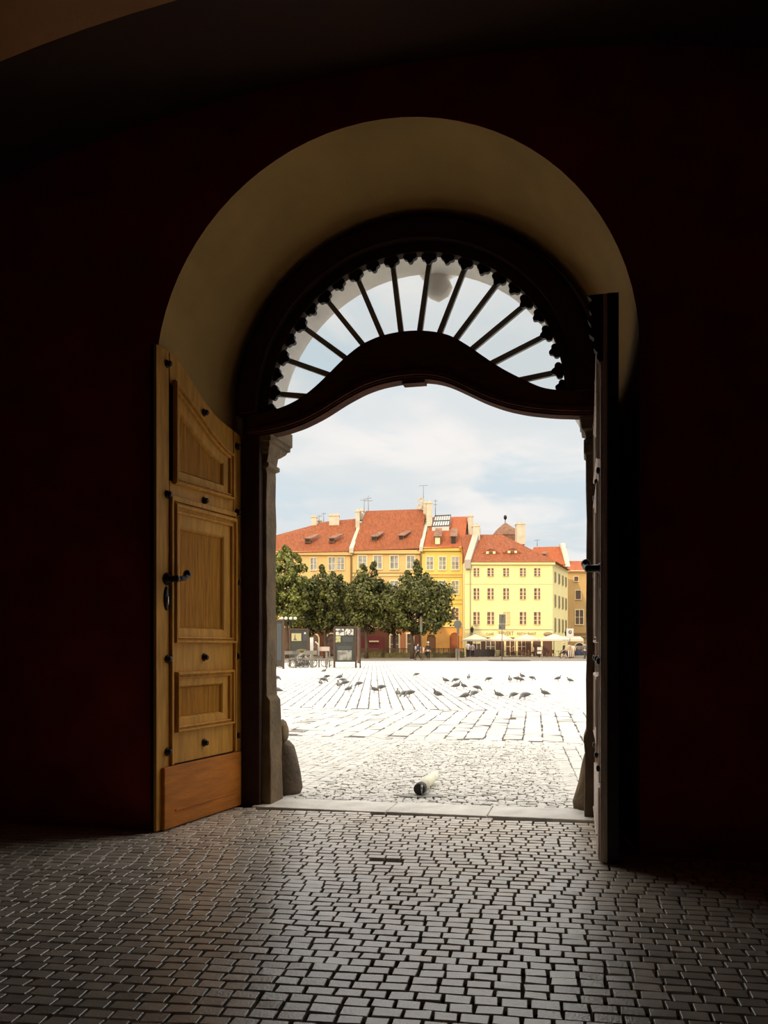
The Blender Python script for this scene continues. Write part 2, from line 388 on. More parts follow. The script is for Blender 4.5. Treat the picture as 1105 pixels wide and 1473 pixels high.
def beam(v0, v1, fl, fu, name, mt):
    MB().strip([W((u,v0,fl(u))) for u in UB], [W((u,v0,fu(u))) for u in UB], [W((u,v1,fl(u))) for u in UB], [W((u,v1,fu(u))) for u in UB]).build(name, mt, bmth)
beam(-.12, .06, lambda u: sm(lo,u)+.02, lambda u: sm(up,u), 'beam_body', m_beam)
beam(-.15, -.12, lambda u: sm(lo,u)+.035, lambda u: sm(lo,u)+.075, 'lower_molding', m_beam)
beam(-.10, .05, lambda u: sm(lo,u), lambda u: sm(lo,u)+.03, 'bottom_strip', m_beam)
MB().bb(-.20, .02, -.09, .04, 4.135, 4.16).map(W).build('strike_block', m_beam, bmth)
m = MB().lathe([(.30,0),(.29,.03),(.22,.07),(.1,.095),(.02,.10)], (0,0,0), 20, sy=.4).map(lambda p: W((p[0]-.10, p[1]+.18, p[2]+4.62)))
m.build('crest', mat('grey_green_stone', (.38,.42,.38), .8), bmth)
# fanlight
fan = thing('window_1', W((0,0,3.95)), 'half round fanlight with radiating iron bars above the doorway', 'window', kind='structure')
m_iron = mat('grey_blue_iron', (.34,.36,.36), .6, .2, 10)
m_black = mat('black_timber', (.012,.008,.006), .6)
bars = [(-1.477,4.139,-1.128,4.088),(-1.376,4.468,-.915,4.279),(-1.194,4.769,-.765,4.434),(-.965,5.023,-.601,4.559),(-.644,5.179,-.404,4.612),(-.306,5.304,-.223,4.635),(.052,5.296,-.044,4.631),(.398,5.219,.144,4.596),(.704,5.041,.31,4.553),(.963,4.816,.478,4.449),(1.147,4.509,.664,4.296),(1.244,4.162,.881,4.109)]
angs = []
for (a, b, c, d) in bars:
    a, c = a-.0, c-.0; t = Vector((c-a, 0, d-b)).normalized(); nrm = Vector((-t.z, 0, t.x))*.023
    p0 = Vector((a, 0, b))-t*.13; p1 = Vector((c, 0, d))+t*.05
    m = MB(); q = [p0-nrm, p1-nrm*1.15, p1+nrm*1.15, p0+nrm]
    m.add([W((p.x, vv, p.z)) for vv in (-.03, .012) for p in q], [(0,1,2,3),(7,6,5,4),(0,4,5,1),(1,5,6,2),(2,6,7,3),(3,7,4,0)])
    m.build('bar', m_iron, fan); angs.append(math.atan2(b-FZ, a-FU))
def clover(ang, size, rr):
    m = MB(); cu, cz = FU+rr*math.cos(ang), FZ+rr*math.sin(ang); t = (math.cos(ang), math.sin(ang)); s = (-t[1], t[0])
    for (r, q, R) in ((-.02,0,.55),(.35,.62,.5),(.35,-.62,.5),(.6,0,.7),(-.28,.0,.42)):
        c = (cu+(t[0]*r+s[0]*q)*size, cz+(t[1]*r+s[1]*q)*size); n = 12
        poly = [(c[0]+R*size*math.cos(2*pi*i/n), c[1]+R*size*math.sin(2*pi*i/n)) for i in range(n)]
        m.prism(poly, lambda a, b: W((a,-.07,b)), lambda a, b: W((a,-.02,b)))
    m.build('cusp_ornament', m_black, fan)
for a in angs: clover(a, .068, FR-.06)
mids = [(x+y)/2 for x, y in zip(angs, angs[1:])]+[angs[0]+(angs[0]-angs[1])*.5-.0, angs[-1]-(angs[-2]-angs[-1])*.42]
for a in mids: clover(a, .06, FR-.045)
m = MB()
for a0, a1 in zip(sorted(angs+mids), sorted(angs+mids)[1:]):   # scalloped rim between the ornaments
    for e in (a0, a1):
        pass
gm = bpy.data.materials.new('dusty_glass'); gm.use_nodes = True; nt = gm.node_tree; nt.nodes.clear()
o_ = nt.nodes.new('ShaderNodeOutputMaterial'); mx = nt.nodes.new('ShaderNodeMixShader'); tr = nt.nodes.new('ShaderNodeBsdfTransparent'); gl_ = nt.nodes.new('ShaderNodeBsdfGlossy')
gl_.inputs['Roughness'].default_value = .05; tr.inputs['Color'].default_value = (.97,.98,.98,1); mx.inputs[0].default_value = .05
nt.links.new(tr.outputs[0], mx.inputs[1]); nt.links.new(gl_.outputs[0], mx.inputs[2]); nt.links.new(mx.outputs[0], o_.inputs[0])
Ug = [-1.56+2.89*i/60 for i in range(61)]
top = lambda u: FZ+math.sqrt(max(0, FR**2-(u-FU)**2))
MB().strip([W((u,.02,sm(up,u)-.01)) for u in Ug], [W((u,.02,max(sm(up,u),top(u)))) for u in Ug], [W((u,.026,sm(up,u)-.01)) for u in Ug], [W((u,.026,max(sm(up,u),top(u)))) for u in Ug]).build('glass', gm, fan)
# keystone console hanging from the outer arch
k = MB()
k.lathe([(.02,-.42),(.10,-.38),(.17,-.30),(.15,-.22),(.21,-.14),(.25,-.04),(.25,.14),(.2,.2)], (0,0,0), 14, sy=.7)
k.map(lambda p: W((p[0]+.03, p[1]+.62, p[2]+5.60))); rough(k, .03, 11).build('keystone_console', mat('white_carved_stone', (.9,.86,.8), .9), label='pale carved keystone console hanging from the outer arch', cat='keystone')

# ------------------------------------------------------------ door leaves
m_oak = mat('golden_oak', (.56,.27,.040), .6, .22, 3.5, .35, 20, stretch=(6,6,.7), spec=.2)
m_oakp = mat('worn_oak_panel', (.40,.165,.012), .65, .35, 5, .5, 25, stretch=(9,9,.6), spec=.15)
m_kick = mat('reddish_kick_board', (.50,.165,.018), .6, .25, 3, .3, 18, stretch=(.8,.8,5), spec=.2)
m_dried = mat('greyed_oak', (.62,.50,.42), .5, .25, 5, .3, 20, stretch=(6,6,.7))
m_met = mat('blackened_iron', (.03,.025,.025), .35, .2, 20, metal=.8)
m_brass = mat('polished_steel', (.5,.46,.42), .2, metal=1.)
Ttop = [(0,3.70),(.03,3.715),(.229,3.757),(.38,3.78),(.528,3.815),(.66,3.87),(.786,3.935),(.95,4.04),(1.107,4.13),(1.22,4.175),(1.35,4.193),(1.50,4.198)]
C1 = [(.242,3.493),(.34,3.51),(.439,3.541),(.665,3.638),(.82,3.725),(.961,3.80),(1.10,3.875),(1.238,3.939)]
C2 = [(.413,3.37),(.47,3.382),(.54,3.40),(.665,3.441),(.78,3.49),(.903,3.552),(1.02,3.61),(1.129,3.67)]
def leaf(name, A, d, nrm, label, wide, thick, md, mp, mk, studcol):
    """A hinge point (u,v); d along the leaf; nrm towards the visible face"""
    base = W((A[0], A[1], 0)); t = thing(name, base, label, 'door leaf', kind='structure')
    sc_ = wide/1.49
    fn = lambda s, n, z: W((A[0]+d[0]*s*sc_+nrm[0]*n, A[1]+d[1]*s*sc_+nrm[1]*n, z))
    def pr(poly, n0, n1, nm, mt, par=t, bev=.004): return MB().prism(poly, lambda s, z: fn(s, n0, z), lambda s, z: fn(s, n1, z)).build(nm, mt, par, bevel=bev)
    T = lambda s: sm(Ttop, s, .05)
    ss = [1.49*i/40 for i in range(41)]
    pr([(0,.012)]+[(1.49,.012)]+[(s, T(s)) for s in reversed(ss)], -thick, -.03, 'leaf_board', m_black, bev=0)
    pr([(0,.012),(.2,.012)]+[(s, T(s)) for s in reversed(ss) if s <= .2], -.03, 0, 'stile', md)
    pr([(1.29,.012),(1.49,.012)]+[(s, T(s)) for s in reversed(ss) if s >= 1.29], -.03, 0, 'stile', md)
    s2 = [.201+1.087*i/30 for i in range(31)]
    pr([(s, interp(C1, min(max(s,.242),1.238))-.01) for s in s2]+[(s, T(s)) for s in reversed(s2)], -.03, -.001, 'top_rail', md)
    for (z0, z1) in ((2.88,3.06),(1.37,1.64),(.56,.84)): pr([(.201,z0),(1.289,z0),(1.289,z1),(.201,z1)], -.03, -.001, 'rail', md)
    prof = [(-.06,0),(-.06,.03),(.0,.045),(.10,.045),(.14,.02),(.22,.02),(.27,.036),(.34,.03),(.38,.008),(.86,.004),(.92,-.006),(1,-.03)]
    def ringp(o, i): MB().ring(o, i, prof, fn).build('panel_molding', md, t)
    o1 = [(1.238,3.046),(.242,3.056)]+C1; i1 = [(1.129,3.18),(.413,3.182)]+C2
    ringp(o1, i1)
    def fld(poly, nm='panel'): pr(poly, -.029, -.022, nm, mp, bev=0)
    fld(i1); 
    for (a, b, c, e) in (((1.24,.19),(2.86,1.64),(1.13,.413),(2.645,1.775)), ((1.215,.24),(1.365,.845),(1.14,.43),(1.228,.973))):
        o = [(a[0],b[1]),(a[1],b[1]),(a[1],b[0]),(a[0],b[0])]; i = [(c[0],e[1]),(c[1],e[1]),(c[1],e[0]),(c[0],e[0])]
        ringp(o, i); fld(i)
    # long beads either side of the lower panels, short one across the top
    for (s0, s1, z0, z1) in ((1.262,1.292,.56,2.93),(.172,.196,.56,2.93),(.172,1.292,2.885,2.93)):
        pr([(s0,z0),(s1,z0),(s1,z1),(s0,z1)], 0, .028, 'bead', md)
    pr([(.10,.012),(1.42,.012),(1.42,.55),(.10,.55)], 0, .035, 'kick_board', mk, bev=.008)
    pr([(.18,.15),(1.26,.15),(1.26,.165),(.18,.165)], .035, .045, 'kick_bead', mk, bev=.003)
    for (s, z) in ((1.333,4.07),(.738,3.79),(.134,3.60),(1.333,2.93),(.738,2.965),(.134,2.94),(.134,2.24),(1.333,1.49),(.738,1.50),(.134,1.50),(1.333,.68),(.738,.70),(.134,.71)):
        m = MB().lathe([(.034,0),(.038,.006),(.028,.014),(.022,.022),(.028,.032),(.022,.044),(.006,.048)], (0,0,0), 12)
        m.map(lambda p: fn(s+p[0]/sc_, p[2], z+p[1])); m.build('stud', m_met, t)
    hz = 2.19
    m = MB().lathe([(.055,0),(.055,.012),(.03,.03),(.026,.10),(.032,.115),(.02,.13)], (0,0,0), 14).map(lambda p: fn(1.34+p[0], p[2], hz+p[1]))
    h = m.build('handle', m_met, t)
    MB().tube([fn(1.34,.10,hz), fn(1.29,.115,hz+.003), fn(1.24,.12,hz+.015), fn(1.20,.12,hz+.045)], [.024,.022,.026,.034], 10).ball(fn(1.20,.12,hz+.05), .038, 8).build('lever', m_met, h)
    m = MB().lathe([(.045,0),(.04,.012),(.005,.014)], (0,0,0), 20).map(lambda p: fn(1.34+p[0], p[2], 2.02+p[1]*2.4))
    k = m.build('keyhole_plate', m_met, t)
    MB().lathe([(.014,.012),(.012,.02),(.002,.021)], (0,0,0), 10).map(lambda p: fn(1.34+p[0], p[2], 2.0+p[1]*3)).build('keyhole_cover', m_brass, k)
    return t, fn
dl = Vector((-.18,-1.38)).normalized(); nl = Vector((-dl.y, dl.x)); nl = nl if nl.x > 0 else -nl
leaf('door_1', (-1.86,-.03), dl, nl, 'golden oak door leaf with moulded panels and iron studs, opened against the left reveal', 1.49, .06, m_oak, m_oakp, m_kick, 0)
dr = Vector((.034,-1.76)).normalized(); nr = Vector((dr.y, -dr.x)); nr = nr if nr.x < 0 else -nr
t, fn = leaf('door_2', (1.635,-.06), dr, nr, 'dark door leaf standing edge on at the right of the gateway with a carved top', 1.69, .11, m_dried, m_dried, m_dried, 0)
m = MB(); secs = []
for i in range(15):
    z = 3.70+.5*i/14; q = .10*min(1, (i+1)/9)**.6*(1+.22*math.sin(i*2.3)); q = min(q, .115)
    secs.append((z, q))
for i, (z, q) in enumerate(secs[:-1]):
    z2, q2 = secs[i+1]
    m.add([fn(1.36,0,z), fn(1.48,0,z), fn(1.47,q,z), fn(1.38,q*.9,z), fn(1.36,0,z2), fn(1.48,0,z2), fn(1.47,q2,z2), fn(1.38,q2*.9,z2)], [(0,1,5,4),(1,2,6,5),(2,3,7,6),(3,0,4,7),(0,3,2,1),(4,5,6,7)])
m.build('carved_bracket', m_dark, t)
MB().prism([(1.43,.012),(1.485,.012),(1.485,3.7),(1.43,3.7)], lambda s, z: fn(s,0,z), lambda s, z: fn(s,.02,z)).build('meeting_bead', m_dried, t)

# ============================================================ THE SQUARE
def bmap(X0, Y0, rot):
    c, s = math.cos(rot), math.sin(rot)
    return lambda p: (X0+p[0]*c-p[1]*s, Y0+p[0]*s+p[1]*c, p[2])
m_yel = mat('yellow_render', hexc('dcb678'), .9, .06, .4)
m_yel2 = mat('bright_yellow_render', hexc('e2c468'), .9, .06, .4)
m_crm = mat('pale_cream_render', hexc('e8da9c'), .9, .04, .4)
m_tan = mat('tan_render', hexc('bc9a66'), .9, .06, .4)
m_orange = mat('orange_stone_render', hexc('cf9850'), .9, .12, .8)
m_pink_shade = mat('shade_darkened_salmon_render', hexc('6e4028'), .9, .08, .8)  # ground-floor salmon, its colour darkened to carry the shade behind the trees
m_trimw = mat('pale_window_trim', hexc('e0d0a4'), .8)
m_glass = mat('reflecting_window_glass', (.30,.29,.27), .12, .5, 1.1, spec=1.)
m_glassd = mat('dim_window_glass', (.15,.085,.06), .25, .5, 2.2)
m_curt = mat('sunlit_curtain', (.62,.36,.26), .7)
m_tile = mat('red_roof_tile', (.23,.058,.014), .85, .30, 1.6, .6, 6, stretch=(3,1,1))
m_tile2 = mat('bright_red_roof_tile', (.30,.070,.016), .85, .22, 1.6, .6, 6, stretch=(3,1,1))
m_tileb = mat('old_brown_roof_tile', (.20,.10,.06), .85, .3, 1.6)
m_chim = mat('chimney_plaster', (.56,.49,.37), .9, .15, 1)
m_gutter = mat('copper_brown_pipe', (.22,.13,.04), .6)
m_metal = mat('grey_metal', (.22,.22,.21), .5, metal=.3)
m_lead = mat('grey_parapet_coping', (.42,.36,.30), .8)

def facade_fn(Y, X0=0.): return lambda px, py: at(px, py, Y)
def win(b, px0, px1, py0, py1, Y, cols=2, rows=3, tr=.10, two=False, mg=None, sill=True, proud=.10, name='window', trim=m_trimw):
    """one casement window on a facade at depth Y: surround, bars (window) > pane"""
    x0, _, z1 = at(px0, py0, Y); x1, _, z0 = at(px1, py1, Y)
    m = MB(); y = Y
    m.bb(x0-tr, x0, y-proud, y, z0-tr, z1+tr).bb(x1, x1+tr, y-proud, y, z0-tr, z1+tr).bb(x0, x1, y-proud, y, z1, z1+tr).bb(x0-(.06 if sill else 0), x1+(.06 if sill else 0), y-proud-.05, y, z0-tr, z0)
    for i in range(1, cols):
        xx = x0+(x1-x0)*i/cols; m.bb(xx-.045, xx+.045, y-proud*.7, y, z0, z1)
    for i in range(1, rows):
        zz = z0+(z1-z0)*i/rows; m.bb(x0, x1, y-proud*.6, y, zz-.03, zz+.03)
    w_ = m.build(name, trim, b)
    if two:
        xm = (x0+x1)/2
        MB().bb(x0, x0+(xm-x0)*.9, y-.03, y, z0, z1).build('pane', m_glassd, w_)
        MB().bb(xm-(xm-x0)*.1, xm+(x1-xm)*.45, y-.03, y, z0, z1).build('curtain', m_curt, w_)
        MB().bb(xm+(x1-xm)*.45, x1, y-.03, y, z0, z1).build('pane', m_glassd, w_)
    else: MB().bb(x0, x1, y-.03, y, z0, z1).build('pane', mg or m_glass, w_)
    return w_
def pbox(px0, px1, py0, py1, Y, dep, name, mt, b, bev=0):
    x0, _, z1 = at(px0, py0, Y); x1, _, z0 = at(px1, py1, Y)
    return MB().bb(x0, x1, Y, Y+dep, z0, z1).build(name, mt, b, bevel=bev)
def archdoor(b, px0, px1, py0, py1, Y, mt, name='door', ms=m_trimw):
    x0, _, z1 = at(px0, py0, Y); x1, _, z0 = at(px1, py1, Y); r = (x1-x0)/2; c = (x0+x1)/2
    def cont(k): return [(x0-k, z0)]+[(c-(r+k)*math.cos(pi*i/14), z1-r+(r+k)*math.sin(pi*i/14)) for i in range(15)]+[(x1+k, z0)]
    a, o = cont(0), cont(.18)
    s_ = MB().strip([(p[0],Y-.12,p[1]) for p in a], [(p[0],Y-.12,p[1]) for p in o], [(p[0],Y,p[1]) for p in a], [(p[0],Y,p[1]) for p in o]).build(name, ms, b)
    MB().prism(a, lambda x, z: (x,Y-.03,z), lambda x, z: (x,Y+.0,z)).build('door_panel', mt, s_)
def roof(b, pts_front, pts_ridge, mt, name='roof', back=None, th=.25):
    """pitched roof from eave points (x,y,z) to ridge points, mirrored behind the ridge"""
    m = MB(); A = pts_front; B = pts_ridge
    C = back or [(p[0], 2*q[1]-p[1], p[2]) for p, q in zip(A, B)]
    n = len(A); vs = list(A)+list(B)+list(C); fs = []
    for i in range(n-1): fs += [(i,i+1,n+i+1,n+i), (n+i,n+i+1,2*n+i+1,2*n+i), (i+1,i,2*n+i,2*n+i+1)]
    fs += [(0,n,2*n), (n-1,3*n-1,2*n-1)]
    return m.add(vs, fs).build(name, mt, b)
def chimney(b, px0, px1, py0, py1, Y, dep=1.0, cap=True):
    c = pbox(px0, px1, py0, py1, Y, dep, 'chimney', m_chim, b)
    x0, _, z1 = at(px0, py0, Y); x1, _, z0 = at(px1, py1, Y)
    m = MB().bb(x0-.06, x1+.06, Y-.06, Y+dep+.06, z1-.22, z1-.05)
    k = max(1, int((x1-x0)/.45))
    for i in range(k):
        xx = x0+(x1-x0)*(i+.5)/k; m.bb(xx-.12, xx+.12, Y+.2, Y+dep-.2, z1, z1+.22)
    m.build('chimney_cap', m_chim, c); return c
def antenna(b, px, py0, py1, Y, arms=((.1,1.),(.3,.7)), dish=()):
    x, _, z1 = at(px, py0, Y); z0 = at(px, py1, Y)[2]
    m = MB().tube([(x,Y,z0),(x,Y,z1)], .045, 6)
    for (f_, L) in arms:
        z = z1-(z1-z0)*f_; m.tube([(x-L/2,Y,z-.04),(x+L/2,Y,z+.04)], .025, 5)
        for k in (-.4,-.15,.15,.4): m.tube([(x+L*k,Y-.25,z),(x+L*k,Y+.25,z)], .018, 4)
    a = m.build('antenna', m_metal, b)
    for (dx, dz, r) in dish:
        MB().lathe([(.03,.0),(r*.6,.06),(r,.2),(r*.98,.23),(r*.5,.1),(.02,.06)], (0,0,0), 12).map(lambda p: (x+dx+p[0], Y-.2-p[2]*.9, z0+dz+p[1])).build('satellite_dish', mat('weathered_dish', (.5,.46,.38), .6), a)
def dormer(b, px0, px1, py0, py1, Y, mt, skew=1.2, glass=None):
    """small shed dormer: dark opening with a sloping tiled lid"""
    x0, _, z1 = at(px0, py0, Y); x1, _, z0 = at(px1, py1, Y); dy = (z1-z0)*1.35
    m = MB(); m.add([(x0,Y,z0),(x1,Y,z0),(x1,Y,z1),(x0,Y,z1),(x0,Y+dy,z1+.1),(x1,Y+dy,z1+.1),(x0,Y+dy,z0),(x1,Y+dy,z0)], [(0,1,2,3),(0,3,4,6),(1,7,5,2),(3,2,5,4),(0,6,7,1),(6,4,5,7)])
    d = m.build('dormer', m_tileb, b)
    m = MB(); m.add([(x0-.15,Y-.15,z1-.05),(x1+.15,Y-.15,z1-.05),(x1+.15+skew*.6,Y+dy*1.5,z1+.9*dy),(x0+.1+skew*.6,Y+dy*1.5,z1+.9*dy),(x0-.15,Y-.15,z1+.06),(x1+.15,Y-.15,z1+.06),(x1+.15+skew*.6,Y+dy*1.5,z1+.9*dy+.1),(x0+.1+skew*.6,Y+dy*1.5,z1+.9*dy+.1)], [(0,1,2,3),(4,5,6,7),(0,4,5,1),(1,5,6,2),(2,6,7,3),(3,7,4,0)])
    m.build('dormer_roof', mt, d)
    xa, xb = x0+.12*(x1-x0), x1-.12*(x1-x0)
    MB().bb(xa, xb, Y-.03, Y+.02, z0+.12, z1-.12).build('dormer_pane', glass or mat('black_opening', (.03,.02,.015), .8), d)
def pipe(b, px, py0, py1, Y, r=.11, mt=None):
    x, _, z1 = at(px, py0, Y); z0 = at(px, py1, Y)[2]
    MB().tube([(x-.5,Y-.30,z1+.25),(x-.45,Y-.30,z1),(x,Y-.15,z1-.8),(x,Y-.15,z0)], r, 8).build('downpipe', mt or m_gutter, b)
def body(b, px0, px1, pyt, Y, dep, mt, name='wall'):
    x0, _, z1 = at(px0, pyt, Y); x1 = at(px1, pyt, Y)[0]
    return MB().bb(x0, x1, Y, Y+dep, .25, z1).build(name, mt, b)
def course(b, px0, px1, py, Y, mt, h=.16, d=.12, name='string_course'):
    x0, _, z = at(px0, py, Y); x1 = at(px1, py, Y)[0]
    MB().bb(x0, x1, Y-d, Y, z-h/2, z+h/2).build(name, mt, b)

Y1 = 120.
# --- left yellow house
b = thing('town_house', at(440, 943, Y1)[:2]+(.3,), 'yellow house behind the leftmost tree with hipped red roof and two chimneys', 'building', 'houses along the far side of the square')
body(b, 300, 507, 793, Y1, 14, m_yel); course(b, 300, 507, 796, Y1, m_yel, .5, .35, 'cornice')
e0, e1 = at(297, 797, Y1-.5), at(508, 793, Y1-.5)
r0, r1 = at(470, 750, Y1+7), at(513, 746, Y1+7)
MB().add([e0, e1, r1, r0, (e0[0],Y1+14.5,e0[2]), (e1[0],Y1+14.5,e1[2])], [(0,1,2,3),(3,2,5,4),(0,3,4),(1,5,2),(0,4,5,1)]).build('roof', m_tile, b)
win(b, 447, 455.5, 803, 820, Y1, 2, 2); win(b, 473, 482, 802, 820, Y1, 2, 2); win(b, 485.5, 495, 802, 819.5, Y1, 2, 2)
win(b, 412, 421, 803, 820, Y1, 2, 2)
for i, x in enumerate((412, 447, 473, 486)): win(b, x, x+9, 838, 858, Y1, 2, 2); win(b, x, x+9, 876, 896, Y1, 2, 2)
dormer(b, 438.5, 446.5, 775, 781, Y1+1.2, m_tileb, 1.9); dormer(b, 473.5, 481, 774.5, 780.5, Y1+1.2, m_tileb, 1.9)
chimney(b, 448, 455.5, 742, 765, Y1+6); chimney(b, 457, 463, 748, 760, Y1+8, .8); chimney(b, 473.5, 488, 740, 760, Y1+5.5)
antenna(b, 465.8, 737, 755, Y1+7, ((.1,.7),)); antenna(b, 459, 741, 755, Y1+7, ((.1,.9),))
pipe(b, 505.3, 793, 930, Y1)
body(b, 300, 507, 903, Y1-.08, 1, m_pink_shade, 'ground_floor_wall')
for x0, x1 in ((420,434),(444,458),(470,484)): archdoor(b, x0, x1, 912, 942, Y1-.1, m_glassd)
# --- middle yellow house
b = thing('town_house', at(556, 943, Y1)[:2]+(.3,), 'wide yellow house with the tallest red roof and two small dormers, behind the trees', 'building', 'houses along the far side of the square')
body(b, 507, 605, 791, Y1, 14, m_yel); course(b, 507, 605, 794, Y1, m_yel, .5, .35, 'cornice')
roof(b, [at(506,792,Y1-.5), at(605,789,Y1-.5)], [at(526,735,Y1+7), at(613,732,Y1+7)], m_tile, back=[at(526,806,Y1+14.5), at(613,806,Y1+14.5)])
for k, (a, c) in enumerate(((516,527),(538,549),(562,572.5),(585.5,596))): win(b, a, c, 800, 818, Y1, 2, 2, .16)
for a, c in ((516,527),(538,549),(562,572.5),(585.5,596)): win(b, a, c, 836, 855, Y1, 2, 2, .16); win(b, a, c, 873, 893, Y1, 2, 2, .16)
dormer(b, 534, 542, 772, 778.5, Y1+1.0, m_tileb, 1.6); dormer(b, 573.5, 581, 770.5, 777, Y1+1.2, m_tileb, 1.6)
course(b, 507, 605, 828, Y1, m_trimw, .1, .15); course(b, 507, 605, 824, Y1, m_gutter, .05, .1)
m = MB(); q0, q1 = at(503.5,792,Y1-.6), at(517,757,Y1+6.5)
m.add([(q0[0]-.1,q0[1],q0[2]-.3),(q0[0]+.45,q0[1],q0[2]-.3),(q1[0]+.45,q1[1],q1[2]-.3),(q1[0]-.1,q1[1],q1[2]-.3),(q0[0]-.1,q0[1],q0[2]+.35),(q0[0]+.45,q0[1],q0[2]+.35),(q1[0]+.45,q1[1],q1[2]+.5),(q1[0]-.1,q1[1],q1[2]+.5)], [(0,1,2,3),(4,5,6,7),(0,4,5,1),(1,5,6,2),(2,6,7,3),(3,7,4,0)])
m.build('party_wall', m_chim, b)
chimney(b, 511.5, 517.5, 734, 762, Y1+5, 1.2); chimney(b, 517.5, 523, 733, 748, Y1+6, 1.2)
antenna(b, 524, 717, 738, Y1+7, ((.1,1.1),)); antenna(b, 530, 713, 738, Y1+7, ((.15,.9),(.3,1.3)))
body(b, 507, 605, 903, Y1-.08, 1, m_pink_shade, 'ground_floor_wall')
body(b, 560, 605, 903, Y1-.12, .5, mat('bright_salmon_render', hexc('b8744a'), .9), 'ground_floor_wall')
pbox(518, 551, 915, 943, Y1-.35, .2, 'shop_front', mat('dark_red_shop_front', (.16,.02,.015), .6), b)
pbox(531, 545, 921.5, 923.5, Y1-.6, .1, 'shop_sign', m_trimw, b)
win(b, 562, 573.5, 914, 940, Y1-.1, 2, 2, .2, mg=m_glassd, name='portal'); win(b, 586, 591, 912, 940, Y1-.1, 1, 2, .2, mg=m_glassd, name='portal')
pipe(b, 605.3, 791, 930, Y1)
# --- bright yellow narrow house
b = thing('town_house', at(636, 943, Y1)[:2]+(.3,), 'narrow bright yellow house with glass skylight on its roof and orange arched ground floor', 'building', 'houses along the far side of the square')
body(b, 605.6, 667, 789, Y1, 14, m_yel2); course(b, 605.6, 667, 790, Y1, m_yel2, .5, .35, 'cornice')
roof(b, [at(606,789,Y1-.5), at(667,787,Y1-.5)], [at(622,744,Y1+7), at(673,743,Y1+7)], m_tile2, back=[at(622,806,Y1+14.5), at(673,806,Y1+14.5)])
for a, c in ((614,623),(632,641),(650.3,659.6)): win(b, a, c, 801.5, 819, Y1, 2, 3, .16); win(b, a, c, 836, 854, Y1, 2, 3, .16); win(b, a, c, 875, 892, Y1, 2, 3, .16, mg=m_glassd)
for y in (826, 829.5, 862, 868): course(b, 605.6, 667, y, Y1, m_yel, .12, .15)
dormer(b, 625, 634, 772, 784, Y1+.2, m_tileb, .3, m_trimw); dormer(b, 648.5, 656.5, 771.5, 783, Y1+.4, m_tileb, .3)
sk = MB(); s0, s1 = at(621.5,757.5,Y1+3.6), at(646,756.5,Y1+3.6); t0, t1 = at(626,742.5,Y1+5.8), at(648.5,741.5,Y1+5.8)
sk.add([s0,s1,t1,t0,(s0[0],s0[1],s0[2]-.8),(s1[0],s1[1],s1[2]-.8),(t1[0],t1[1],s1[2]-.8),(t0[0],t0[1],s0[2]-.8)], [(0,1,2,3),(4,5,6,7),(0,4,5,1),(1,5,6,2),(2,6,7,3),(3,7,4,0)])
skl = sk.build('skylight', mat('skylight_glass', (.62,.60,.56), .15), b)
m = MB()
for i in range(8):
    t = i/7; p = [s0[k]+(s1[k]-s0[k])*t for k in range(3)]; q = [t0[k]+(t1[k]-t0[k])*t for k in range(3)]
    m.tube([(p[0],p[1]-.05,p[2]+.05),(q[0],q[1]-.05,q[2]+.08)], .075 if i in (0,7) else .045, 5)
for t in (0,.5,1):
    p = [s0[k]+(t0[k]-s0[k])*t for k in range(3)]; q = [s1[k]+(t1[k]-s1[k])*t for k in range(3)]
    m.tube([(p[0],p[1]-.05,p[2]+.06),(q[0],q[1]-.05,q[2]+.06)], .07, 5)
m.build('glazing_bars', mat('dark_bars', (.08,.08,.08), .6), skl)
chimney(b, 609, 613.8, 722, 746, Y1+6, .8); chimney(b, 613.8, 622, 722, 757, Y1+4.5, 1.2)
antenna(b, 609.2, 698, 723, Y1+6.5, ((.02,1.2),), ((-.35,.3,.42),(-.55,-.6,.45),(-.1,-.7,.4))); antenna(b, 626.5, 718, 744, Y1+7, ((.1,.6),(.3,.5)))
m = MB(); q0, q1 = at(604.5,790,Y1-.6), at(614,748,Y1+6.5)
m.add([(q0[0]-.1,q0[1],q0[2]-.3),(q0[0]+.35,q0[1],q0[2]-.3),(q1[0]+.35,q1[1],q1[2]-.3),(q1[0]-.1,q1[1],q1[2]-.3),(q0[0]-.1,q0[1],q0[2]+.35),(q0[0]+.35,q0[1],q0[2]+.35),(q1[0]+.35,q1[1],q1[2]+.3),(q1[0]-.1,q1[1],q1[2]+.3)], [(0,1,2,3),(4,5,6,7),(0,4,5,1),(1,5,6,2),(2,6,7,3),(3,7,4,0)])
m.build('party_wall', m_chim, b)
body(b, 605.6, 667, 901.5, Y1-.08, 1, m_orange, 'ground_floor_wall'); course(b, 605.6, 667, 901, Y1-.08, m_trimw, .14, .15)
archdoor(b, 614, 627, 913, 941, Y1-.1, mat('brown_timber_door', (.17,.07,.025), .7), ms=m_orange); archdoor(b, 596, 604.5, 911, 941, Y1-.1, m_pink_shade)
archdoor(b, 647, 661, 910, 941, Y1-.1, mat('red_timber_door', (.26,.07,.02), .7), ms=m_orange)
pipe(b, 667, 789, 938, Y1-.2, .2, mat('ochre_downpipe', (.42,.22,.04), .7))
